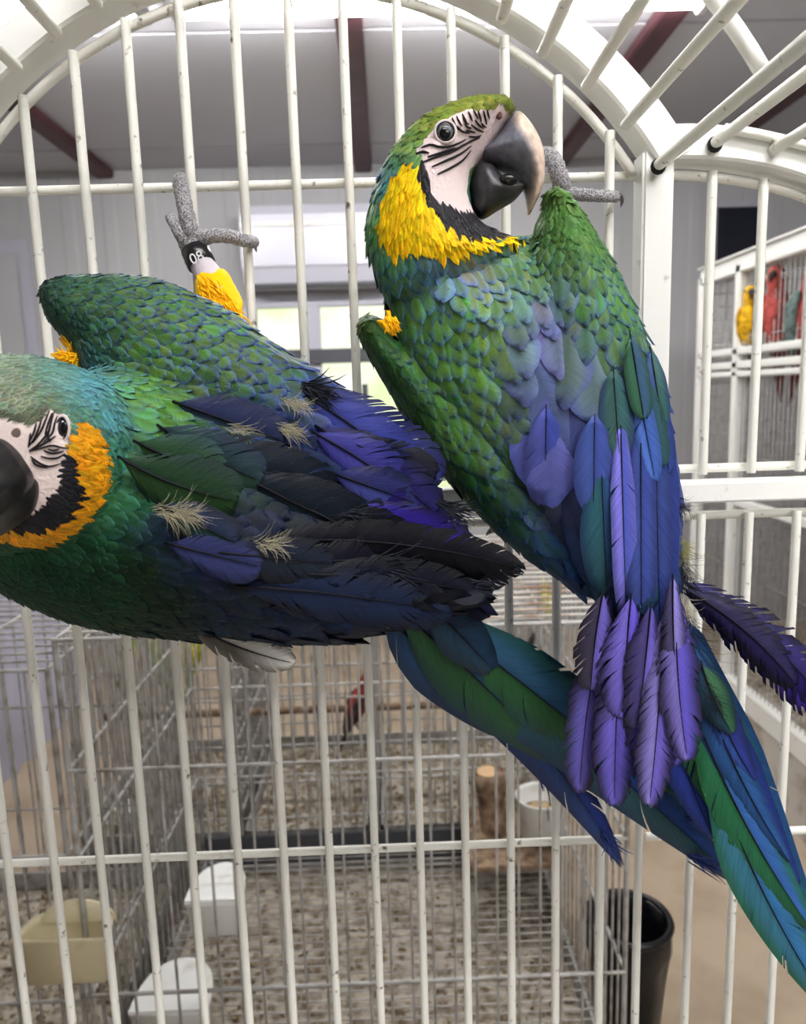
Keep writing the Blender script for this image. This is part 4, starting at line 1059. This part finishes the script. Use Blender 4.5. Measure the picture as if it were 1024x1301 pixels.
# primaries hanging below
prim = [(Z3(600, 420), Z3(560, 930), 56, 0.505, (71, 68, 151), (90, 85, 178), 0), (Z3(330, 300), Z3(215, 1020), 84, 0.500, (95, 89, 170), (83, 75, 152), 18),
        (Z3(380, 360), Z3(340, 1070), 92, 0.496, (97, 88, 179), (86, 78, 169), 10), (Z3(440, 360), Z3(300, 860), 80, 0.492, (90, 84, 153), (69, 63, 125), -14),
        (Z3(400, 320), Z3(372, 760), 110, 0.488, (110, 99, 193), (100, 87, 200), 4), (Z3(515, 380), Z3(465, 1070), 80, 0.490, (136, 127, 204), (111, 99, 197), -8),  # lavender vanes carry sheen highlights as painted colour
        (Z3(300, 310), Z3(255, 660), 80, 0.486, (56, 52, 73), (103, 93, 179), 6), (Z3(560, 290), Z3(600, 910), 82, 0.486, (121, 111, 190), (96, 87, 191), 14), (Z3(548, 250), Z3(560, 640), 50, 0.482, (68, 65, 100), (136, 128, 204), 4), (Z3(455, 340), Z3(440, 900), 90, 0.494, (90, 82, 169), (76, 68, 151), 0), (Z3(470, 350), Z3(420, 800), 80, 0.487, (69, 62, 117), (109, 99, 193), -4)]
for i, (a, b, w, y, ca, cb, bend) in enumerate(prim):
    big_feather('primary_feather', rb, a, b, w / 2.813 * 1.75, y - 0.03, y - 0.02, -bend / 2.8, ca, cb, (30, 26, 40), seed=i + 40, split=0.6, camber=0.3, yaw=0.25, fray=0.10, arc=0.004, e0=0.12 if i % 2 else 0.3, sw=0.7)
# far wing primary crossing to the right edge
for i, (a, b, w, y0_, y1_, ca, ce, bend) in enumerate([((862, 735), (1075, 925), 62, 0.51, 0.47, (30, 24, 82), (10, 10, 16), 16), ((866, 752), (1040, 905), 56, 0.512, 0.478, (64, 44, 150), (14, 12, 24), 14), ((864, 745), (1010, 868), 46, 0.505, 0.48, (26, 22, 60), (10, 10, 14), 10)]):
    big_feather('primary_feather', rb, a, b, w, y0_, y1_, bend, ca, ca, ce, seed=i + 60, split=0.55, fray=0.14, camber=0.35)
# tail
tail = [((856, 760), (1080, 1330), 64, 0.515, 0.49, (34, 74, 118), (30, 66, 120), (26, 60, 96), 12), ((866, 790), (1060, 1260), 60, 0.51, 0.485, (40, 92, 92), (36, 78, 130), (26, 66, 74), 18),
        ((850, 780), (1010, 1140), 56, 0.505, 0.48, (50, 104, 44), (34, 66, 120), (24, 72, 50), 22), ((846, 880), (905, 1062), 40, 0.51, 0.49, (34, 52, 130), (38, 60, 140), (24, 36, 80), 6),
        ((880, 830), (1005, 1130), 44, 0.50, 0.475, (40, 78, 120), (54, 104, 40), (26, 64, 60), 20), ((872, 800), (1000, 1090), 36, 0.497, 0.472, (32, 66, 110), (36, 72, 120), (22, 46, 84), 14),
        ((900, 960), (1062, 1290), 50, 0.486, 0.465, (48, 100, 120), (44, 96, 140), (40, 96, 70), 14), ((880, 900), (1030, 1180), 46, 0.49, 0.468, (34, 92, 62), (44, 84, 140), (32, 88, 54), 10), ((905, 860), (958, 990), 30, 0.492, 0.478, (40, 66, 130), (34, 44, 110), (22, 28, 60), 8),
        ((900, 870), (1012, 1120), 44, 0.508, 0.488, (36, 54, 130), (34, 50, 126), (22, 34, 84), 12), ((890, 840), (930, 930), 34, 0.49, 0.478, (34, 70, 90), (48, 90, 60), (16, 30, 40), 4)]
for i, (a, b, w, y0_, y1_, ca, cb, ce, bend) in enumerate(tail):
    big_feather('tail_feather', rb, a, b, w * 1.45, y0_, y1_, -bend, ca, cb, ce, seed=i + 80, split=0.10, prof='tail', camber=0.22, fray=0.0, arc=0.003)
# loose down at the wing edge
M_olive = mat('olive_down', (150, 146, 78), 0.9, 0.1); M_darkdown = mat('dark_down', (30, 34, 44), 0.8, 0.2)
for i, (x, y, a, n, l, m) in enumerate([(858, 640, 40, 16, 40, M_darkdown), (862, 690, 55, 26, 48, M_olive), (864, 720, 60, 30, 60, M_darkdown), (866, 765, 62, 20, 44, M_down), (872, 800, 75, 40, 110, M_darkdown), (776, 556, 60, 26, 26, M_down), (900, 880, 60, 30, 60, M_darkdown)]):
    tuft('down_tuft', rb, x, y, a, n, l, 22, 0.478, m, 100 + i)
# feet
toe('toe', rb, [(716, 243, 0.585), (711, 225, 0.578), (703, 204, 0.580), (694, 197, 0.596), (690, 203, 0.606)], 11.5, claw=False)
toe('toe', rb, [(712, 246, 0.586), (735, 247, 0.580), (765, 249, 0.578), (784, 250, 0.585)], 8.5)
toe('toe', rb, [(640, 664, 0.57), (633, 668, 0.577), (627, 672, 0.582)], 8)
# hidden leg joining the perching foot to the belly
tube('leg', [P(700, 320, 0.54), P(706, 280, 0.565), P(714, 248, 0.583)], [0.014, 0.009, 0.0065], M_foot, rb, 12)

# ------------------------------------------------------------------ left macaw (body level, head towards the viewer at the left edge)
lb = empty('macaw', P(400, 800, 0.47), 'level macaw with head at the left edge, dark wings and a black leg band', 'macaw')
L_head = [(-110, 480), (-70, 458), (0, 450), (50, 453), (100, 468), (142, 496), (165, 545), (168, 600), (150, 650), (112, 684), (50, 697), (0, 704), (-60, 690), (-120, 630), (-135, 550)]
L_body = [(90, 480), (150, 465), (250, 500), (400, 580), (520, 680), (600, 735), (600, 765), (530, 782), (480, 797), (420, 808), (330, 811), (250, 806), (170, 798), (100, 782), (40, 757), (0, 728), (-60, 690), (-40, 560), (30, 480)]
L_uw = [(54, 376), (60, 360), (80, 351), (120, 349), (165, 350), (205, 357), (255, 378), (300, 402), (340, 432), (385, 460), (430, 490), (470, 522), (500, 560), (520, 640), (560, 700), (540, 735), (450, 700), (350, 640), (250, 560), (170, 510), (112, 472), (96, 445), (66, 410)]
L_lw = [(150, 650), (260, 655), (400, 685), (520, 720), (600, 735), (590, 760), (500, 786), (420, 807), (330, 811), (230, 796), (150, 750), (118, 700)]
me = remeshed([inflate(L_head, 0.415, 0.05, 110), inflate(L_body, (0.475, 300, 650, 0.00003, 0), 0.075, 165, 0.05), inflate(L_uw, (0.495, 250, 450, 0, -0.00004), 0.03, 70), inflate(L_lw, 0.445, 0.03, 60)], 0.0021, 3)
Z8 = lambda pts: zoomed(pts, 0, 480, 5.42)
L_face = Z8([(-200, 300), (0, 285), (100, 300), (200, 330), (260, 300), (330, 220), (400, 225), (480, 250), (490, 330), (475, 430), (480, 500), (440, 560), (440, 640), (400, 780), (320, 870), (240, 940), (110, 1005), (-200, 1060)])
L_yel = Z8([(500, 290), (600, 300), (700, 400), (745, 560), (735, 700), (690, 850), (600, 975), (450, 1095), (300, 1165), (170, 1165), (0, 1105), (-200, 1150), (-200, 1060), (60, 1040), (250, 1062), (400, 1022), (520, 925), (565, 820), (530, 660), (495, 560), (480, 500), (490, 400)])
L_blk = Z8([(440, 560), (480, 510), (500, 570), (530, 660), (565, 820), (520, 925), (400, 1022), (250, 1062), (60, 1045), (-200, 1075), (-200, 1050), (110, 1005), (240, 940), (320, 870), (400, 780), (440, 640)])
L_brow = Z8([(-200, 300), (0, 290), (100, 300), (200, 330), (260, 300), (330, 220), (300, 180), (200, 240), (100, 240), (0, 230), (-200, 240)])
ctrl = [  # lower and rear rows darkened: shade on the underside is in the colours
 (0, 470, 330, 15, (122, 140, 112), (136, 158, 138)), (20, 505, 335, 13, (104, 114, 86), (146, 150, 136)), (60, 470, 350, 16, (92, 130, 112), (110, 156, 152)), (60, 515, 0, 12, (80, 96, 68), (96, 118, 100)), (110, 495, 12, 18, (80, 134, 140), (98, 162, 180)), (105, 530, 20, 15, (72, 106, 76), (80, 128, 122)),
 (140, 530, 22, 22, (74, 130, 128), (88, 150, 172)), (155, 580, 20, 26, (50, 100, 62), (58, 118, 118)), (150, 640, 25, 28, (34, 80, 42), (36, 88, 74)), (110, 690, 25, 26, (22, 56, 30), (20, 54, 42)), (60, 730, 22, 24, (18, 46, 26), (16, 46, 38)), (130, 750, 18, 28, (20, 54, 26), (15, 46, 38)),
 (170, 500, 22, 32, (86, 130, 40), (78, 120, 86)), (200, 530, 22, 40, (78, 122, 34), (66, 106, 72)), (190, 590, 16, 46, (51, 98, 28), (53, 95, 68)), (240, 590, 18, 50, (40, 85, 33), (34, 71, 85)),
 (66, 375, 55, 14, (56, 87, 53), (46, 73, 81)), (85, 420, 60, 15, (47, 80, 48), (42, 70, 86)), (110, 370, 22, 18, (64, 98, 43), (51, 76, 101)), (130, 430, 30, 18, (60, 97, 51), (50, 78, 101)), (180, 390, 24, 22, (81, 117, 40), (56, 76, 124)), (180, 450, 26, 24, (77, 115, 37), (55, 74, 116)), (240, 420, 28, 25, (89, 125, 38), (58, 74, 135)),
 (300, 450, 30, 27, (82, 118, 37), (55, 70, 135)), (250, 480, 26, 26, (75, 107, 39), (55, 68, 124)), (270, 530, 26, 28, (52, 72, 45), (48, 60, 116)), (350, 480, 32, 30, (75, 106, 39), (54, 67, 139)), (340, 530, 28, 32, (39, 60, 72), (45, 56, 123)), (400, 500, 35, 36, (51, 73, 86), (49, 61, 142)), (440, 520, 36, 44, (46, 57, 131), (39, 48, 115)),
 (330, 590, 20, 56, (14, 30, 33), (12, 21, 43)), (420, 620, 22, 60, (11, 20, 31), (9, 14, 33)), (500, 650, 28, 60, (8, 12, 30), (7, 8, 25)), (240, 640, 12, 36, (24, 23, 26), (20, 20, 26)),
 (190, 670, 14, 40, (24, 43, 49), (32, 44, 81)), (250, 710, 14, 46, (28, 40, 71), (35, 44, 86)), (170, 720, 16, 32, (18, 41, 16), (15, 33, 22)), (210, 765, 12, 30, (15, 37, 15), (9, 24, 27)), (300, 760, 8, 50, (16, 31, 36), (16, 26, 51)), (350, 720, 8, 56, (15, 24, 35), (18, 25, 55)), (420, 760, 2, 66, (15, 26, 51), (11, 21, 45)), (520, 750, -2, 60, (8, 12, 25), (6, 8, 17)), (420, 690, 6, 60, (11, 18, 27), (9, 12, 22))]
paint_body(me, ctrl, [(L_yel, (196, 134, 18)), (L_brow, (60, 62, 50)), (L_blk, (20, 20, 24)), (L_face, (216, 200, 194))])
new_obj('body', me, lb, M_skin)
S = Surf(me)
zones = [(L_yel, None, 20, (216, 150, 22), (200, 132, 14)), (L_blk, None, 17, (24, 24, 28), (34, 34, 40)), (L_brow, 330, 11, (70, 76, 58), (110, 116, 96))]
ctrl += [(120, 560, 20, 18, (60, 110, 70), (60, 110, 90)), (125, 620, 15, 18, (60, 110, 70), (60, 110, 90)), (100, 660, 35, 18, (40, 90, 50), (40, 90, 70)), (50, 685, 70, 18, (30, 70, 40), (30, 70, 50)), (10, 680, 85, 16, (30, 70, 40), (30, 70, 50))]
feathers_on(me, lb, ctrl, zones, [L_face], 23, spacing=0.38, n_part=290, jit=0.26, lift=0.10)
eye_at(lb, S, 81.5, 544.5, 14.5, 0.37, 0.52, 0.18, M_darkiris := mat('dark_iris', (46, 44, 48), 0.12, 0.6))
yn = S.y(20, 551, 0.37)
mesh('nostril', *ell_vf(P(20, 551, yn), (0.0022, 0.0006, 0.003), 14, 8, Matrix.Rotation(0.6, 3, 'Y')), parent=lb, material=mat('nostril_shadow', (110, 94, 92), 0.7, 0.2))
LL = [[(340, 225), (310, 300), (280, 370), (225, 450)], [(375, 225), (350, 310), (330, 380), (260, 460), (200, 500)], [(395, 260), (375, 320), (360, 380), (300, 440)], [(290, 270), (270, 340), (240, 410), (200, 470)], [(250, 310), (235, 370), (210, 430)], [(385, 400), (340, 430), (270, 470), (210, 505)],
      [(200, 505), (280, 485), (360, 465), (420, 480), (475, 485)], [(280, 540), (340, 555), (400, 550), (450, 520)], [(210, 540), (270, 585), (340, 610), (420, 590)], [(330, 490), (370, 500), (410, 490)], [(350, 330), (330, 400), (350, 440)], [(220, 560), (250, 600), (330, 622)], [(360, 240), (330, 320), (310, 390)], [(300, 500), (360, 520), (440, 505)], [(210, 380), (205, 430), (195, 480)]]
for l in LL: stripe(lb, S, Z8(l), 2.7, 0.37)
horn('lower_beak', lb, [(28, 606), (45, 611), (46, 630), (38, 651), (22, 667), (-5, 684), (-60, 704), (-70, 660), (-10, 625)], 0.366, 0.022, 26, lambda x, y: mix((18, 18, 20), (50, 48, 50), (y - 655) / 20))
horn('upper_beak', lb, [(-110, 566), (-60, 554), (-15, 554), (6, 566), (22, 586), (34, 608), (30, 626), (10, 652), (-12, 676), (-34, 712), (-52, 738), (-60, 700), (-90, 650), (-115, 604)], 0.352, 0.02, 30, lambda x, y: mix((16, 16, 18), (34, 34, 37), (math.sin(x * 0.35 + y * 0.22) - 0.2) * 0.8))

# yellow belly peeping between wing and neck
Yb = [(74, 452), (92, 444), (104, 446), (104, 466), (88, 466), (70, 462)]
v, f = inflate(Yb, 0.49, 0.008, 9, None, 4); m = bpy.data.meshes.new('breast_edge'); m.from_pydata([tuple(p) for p in v], [], f); m.update(); set_col(m, np.tile(lin((245, 180, 12)), (len(v), 1))); new_obj('breast_edge', m, lb, M_skin)
tuft('breast_tuft', lb, 92, 455, 170, 60, 24, 25, 0.48, bpy.data.materials['yellow_down'], 15, 0.0007)
tuft('breast_tuft', lb, 82, 425, 55, 24, 30, 8, 0.485, bpy.data.materials['yellow_down'], 16, 0.0006)

def lf(name, a, b, w, lay, ca, cb=None, ce=None, bend=0, yt=None, **k):
    yr = S.y(a[0], a[1], 0.45) - 0.003 - 0.0013 * lay
    y2 = yt if yt is not None else min(S.y(b[0], b[1], yr) - 0.003 - 0.0013 * lay, yr + 0.04)
    big_feather(name, lb, a, b, w * 1.25, yr, y2, bend, ca, cb, ce, seed=int(a[0] + b[1]), surf=S, off=0.0035 + 0.0012 * lay, **k)
fl = [((400, 490), (556, 612), 60, 0, (50, 61, 129), (38, 45, 102), (25, 28, 66), -4), ((392, 505), (522, 600), 58, 1, (59, 68, 142), (50, 58, 129), (39, 45, 107), -4), ((400, 540), (552, 650), 60, 0, (38, 38, 107), (29, 27, 82), (15, 17, 41), -4),
      ((396, 548), (520, 630), 56, 2, (66, 66, 147), (51, 51, 124), (38, 41, 99), -4), ((440, 560), (552, 606), 46, 3, (19, 23, 43), (15, 18, 33), (9, 10, 16), 0), ((430, 610), (590, 690), 56, 0, (32, 26, 90), (29, 23, 89), (11, 11, 24), 0),
      ((450, 640), (608, 726), 60, 1, (49, 36, 135), (42, 30, 122), (14, 13, 33), -6), ((480, 640), (600, 735), 46, 2, (44, 31, 122), (38, 28, 114), (13, 11, 32), -8), ((420, 600), (530, 640), 50, 3, (62, 69, 133), (38, 42, 91), (22, 27, 50), 0),
      ((300, 600), (470, 680), 70, 1, (14, 26, 32), (13, 23, 33), (8, 12, 22), 4), ((380, 640), (560, 720), 66, 1, (10, 18, 24), (9, 15, 24), (5, 8, 14), 4),  # near-black rows include the shade below the upper wing as colour
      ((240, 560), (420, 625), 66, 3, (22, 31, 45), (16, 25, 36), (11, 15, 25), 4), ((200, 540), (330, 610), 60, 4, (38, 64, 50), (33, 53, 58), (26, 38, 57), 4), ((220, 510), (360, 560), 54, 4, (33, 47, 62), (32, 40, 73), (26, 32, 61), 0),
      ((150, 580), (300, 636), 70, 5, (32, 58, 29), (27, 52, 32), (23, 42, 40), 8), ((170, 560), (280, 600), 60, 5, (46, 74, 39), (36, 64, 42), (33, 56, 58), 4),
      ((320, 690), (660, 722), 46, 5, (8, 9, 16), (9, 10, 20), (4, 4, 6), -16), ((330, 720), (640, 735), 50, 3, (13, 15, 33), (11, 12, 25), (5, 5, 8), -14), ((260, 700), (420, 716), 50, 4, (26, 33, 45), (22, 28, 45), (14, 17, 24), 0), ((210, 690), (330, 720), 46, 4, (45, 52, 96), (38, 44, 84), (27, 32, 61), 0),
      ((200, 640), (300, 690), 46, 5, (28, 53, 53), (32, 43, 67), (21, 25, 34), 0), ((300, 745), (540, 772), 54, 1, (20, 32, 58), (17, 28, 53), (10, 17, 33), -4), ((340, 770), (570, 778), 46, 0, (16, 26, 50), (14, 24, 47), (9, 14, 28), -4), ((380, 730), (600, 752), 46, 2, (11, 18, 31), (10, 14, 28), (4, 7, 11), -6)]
for a, b, w, lay, ca, cb, ce, bend in fl:
    lf('flight_feather', a, b, w, lay, ca, cb, ce, -bend, split=0.30, fray=0.06, camber=0.2)
tl = [((480, 765), (786, 1092), 52, 0.49, 0.555, (29, 56, 111), (30, 48, 120), (22, 34, 77), 85), ((500, 765), (905, 1045), 70, 0.484, 0.55, (34, 79, 72), (36, 73, 96), (25, 60, 63), 30), ((500, 770), (935, 1118), 64, 0.487, 0.556, (34, 77, 86), (32, 60, 120), (24, 51, 77), 34),
      ((525, 768), (830, 1010), 64, 0.478, 0.54, (30, 75, 39), (36, 70, 96), (24, 60, 55), 26), ((505, 775), (700, 960), 70, 0.474, 0.525, (29, 70, 39), (30, 61, 91), (22, 51, 53), 18), ((480, 775), (640, 930), 62, 0.476, 0.525, (25, 55, 89), (25, 51, 89), (18, 37, 65), 10), ((490, 785), (750, 1030), 46, 0.486, 0.552, (30, 53, 120), (25, 39, 103), (20, 30, 77), 70),
      ((540, 765), (625, 850), 50, 0.468, 0.49, (22, 51, 72), (20, 44, 68), (13, 30, 44), 6)]
for i, (a, b, w, y0_, y1_, ca, cb, ce, bend) in enumerate(tl):
    big_feather('tail_feather', lb, a, b, w * 1.4, y0_, y1_, 0.3 * bend, ca, cb, ce, seed=i + 180, split=0.10, prof='tail', camber=0.22, fray=0.0, arc=0.004)
for i, (x, y, a, n, l, sp_) in enumerate([(770, 1060, 60, 14, 40, 14), (880, 1090, 28, 22, 52, 10), (870, 1040, 18, 12, 40, 10), (690, 985, 55, 14, 36, 14)]):
    tuft('frayed_barb', lb, x, y, a, n, l, sp_, 0.545 if x > 600 else 0.475, M_bluebarb if i else (M_bluebarb := mat('blue_barb', (36, 54, 120), 0.6, 0.3)), 140 + i, 0.0006)
for i, (x, y, a, n, l) in enumerate([(370, 512, 20, 34, 36), (362, 545, 20, 34, 40), (215, 650, 8, 40, 70), (300, 545, 10, 16, 40), (330, 690, 5, 20, 60)]):
    tuft('down_tuft', lb, x, y, a, n, l, 14, S.y(x, y, 0.43) - 0.008, M_down, 160 + i, 0.0005)
for i, (x, y, a, n, l) in enumerate([(390, 490, 25, 40, 44), (430, 650, 20, 30, 60), (560, 640, 25, 22, 50), (590, 740, 20, 22, 40), (470, 715, 10, 26, 70), (650, 722, -5, 10, 14)]):
    tuft('dark_barb', lb, x, y, a, n, l, 16, S.y(x, y, 0.44) - 0.006, M_darkdown, 180 + i, 0.0005)
# loose grey feather hanging from the belly
big_feather('loose_feather', lb, (236, 790), (372, 842), 42, 0.43, 0.425, -6, (74, 70, 62), (140, 136, 130), (96, 92, 84), tipcol=(206, 204, 200), split=0.45, seed=9, fray=0.12)
# raised leg with black band
thigh = [(306, 402), (310, 386), (298, 360), (284, 341), (256, 344), (247, 368), (262, 400), (290, 420), (312, 425)]
v, f = inflate(thigh, (0.55, 275, 380, 0, -0.0006), 0.012, 20, None, 5); m = remeshed([(v, f)], 0.0015, 2)
set_col(m, np.tile(lin((248, 196, 14)), (len(m.vertices), 1))); new_obj('thigh', m, lb, M_skin)
for i, (x, y) in enumerate([(258, 355), (270, 360), (280, 372), (262, 372), (275, 385), (290, 388), (285, 398), (262, 385), (298, 402)]):
    tuft('thigh_tuft', lb, x, y, 65, 34, 22, 16, 0.545 - 0.0006 * (y - 380) - 0.012, bpy.data.materials['yellow_down'], 200 + i, 0.0006)
tube('shank', [P(280, 380, 0.552), P(266, 350, 0.572), P(256, 336, 0.58), P(248, 326, 0.583)], [0.010, 0.0095, 0.0088, 0.0095], M_pinkskin, lb, 16)
bnd = [P(256.5, 337, 0.579), P(247.5, 317, 0.5835)]
band = tube('leg_band', [bnd[0], NP(bnd[0]) * .97 + NP(bnd[1]) * .03, NP(bnd[0]) * .03 + NP(bnd[1]) * .97, bnd[1]], [0.0098, 0.0106, 0.0106, 0.0098], M_band, lb, 24)
fc = bpy.data.curves.new('band_number', 'FONT'); fc.body = '08'; fc.size = 0.0105; fc.align_x = 'CENTER'; fc.align_y = 'CENTER'; fc.extrude = 0.0001
fo = bpy.data.objects.new('band_number', fc); COL.objects.link(fo); fc.materials.append(M_print)
pc = P(250, 327.5, 0.5685)
ax = _n(P(270, 319, 0.5685) - P(250, 327.5, 0.5685)); nz = NP((0, -1, 0)); ayy = np.cross(nz, ax)
fm = Matrix.Identity(4)
for i in range(3): fm[i][0], fm[i][1], fm[i][2], fm[i][3] = ax[i], ayy[i], nz[i], pc[i]
_dg = bpy.context.evaluated_depsgraph_get(); _dg.update(); _tm = bpy.data.meshes.new_from_object(fo.evaluated_get(_dg), depsgraph=_dg); bpy.data.objects.remove(fo); fo = bpy.data.objects.new('band_number', _tm); COL.objects.link(fo)
fo.parent = band; fo.matrix_parent_inverse = Matrix.Translation(-Vector(lb.location)) if False else Matrix.Identity(4)
fo.matrix_basis = fm
mesh('foot_pad', *ell_vf(P(245, 308, 0.584), (0.011, 0.009, 0.0125), 18, 12, Matrix.Rotation(-0.3, 3, 'Y')), parent=lb, material=M_foot)
toe('toe', lb, [(246, 306, 0.582), (240, 285, 0.577), (234, 258, 0.578), (230, 238, 0.582), (229, 230, 0.592), (231, 228, 0.604)], 10.5, claw=False)
toe('toe', lb, [(240, 312, 0.582), (230, 300, 0.577), (221, 283, 0.577), (216, 276, 0.583)], 8.0, claw=False)
toe('toe', lb, [(252, 306, 0.582), (268, 300, 0.578), (290, 300, 0.577), (308, 305, 0.578), (320, 307, 0.588), (322, 308, 0.602)], 9.0)
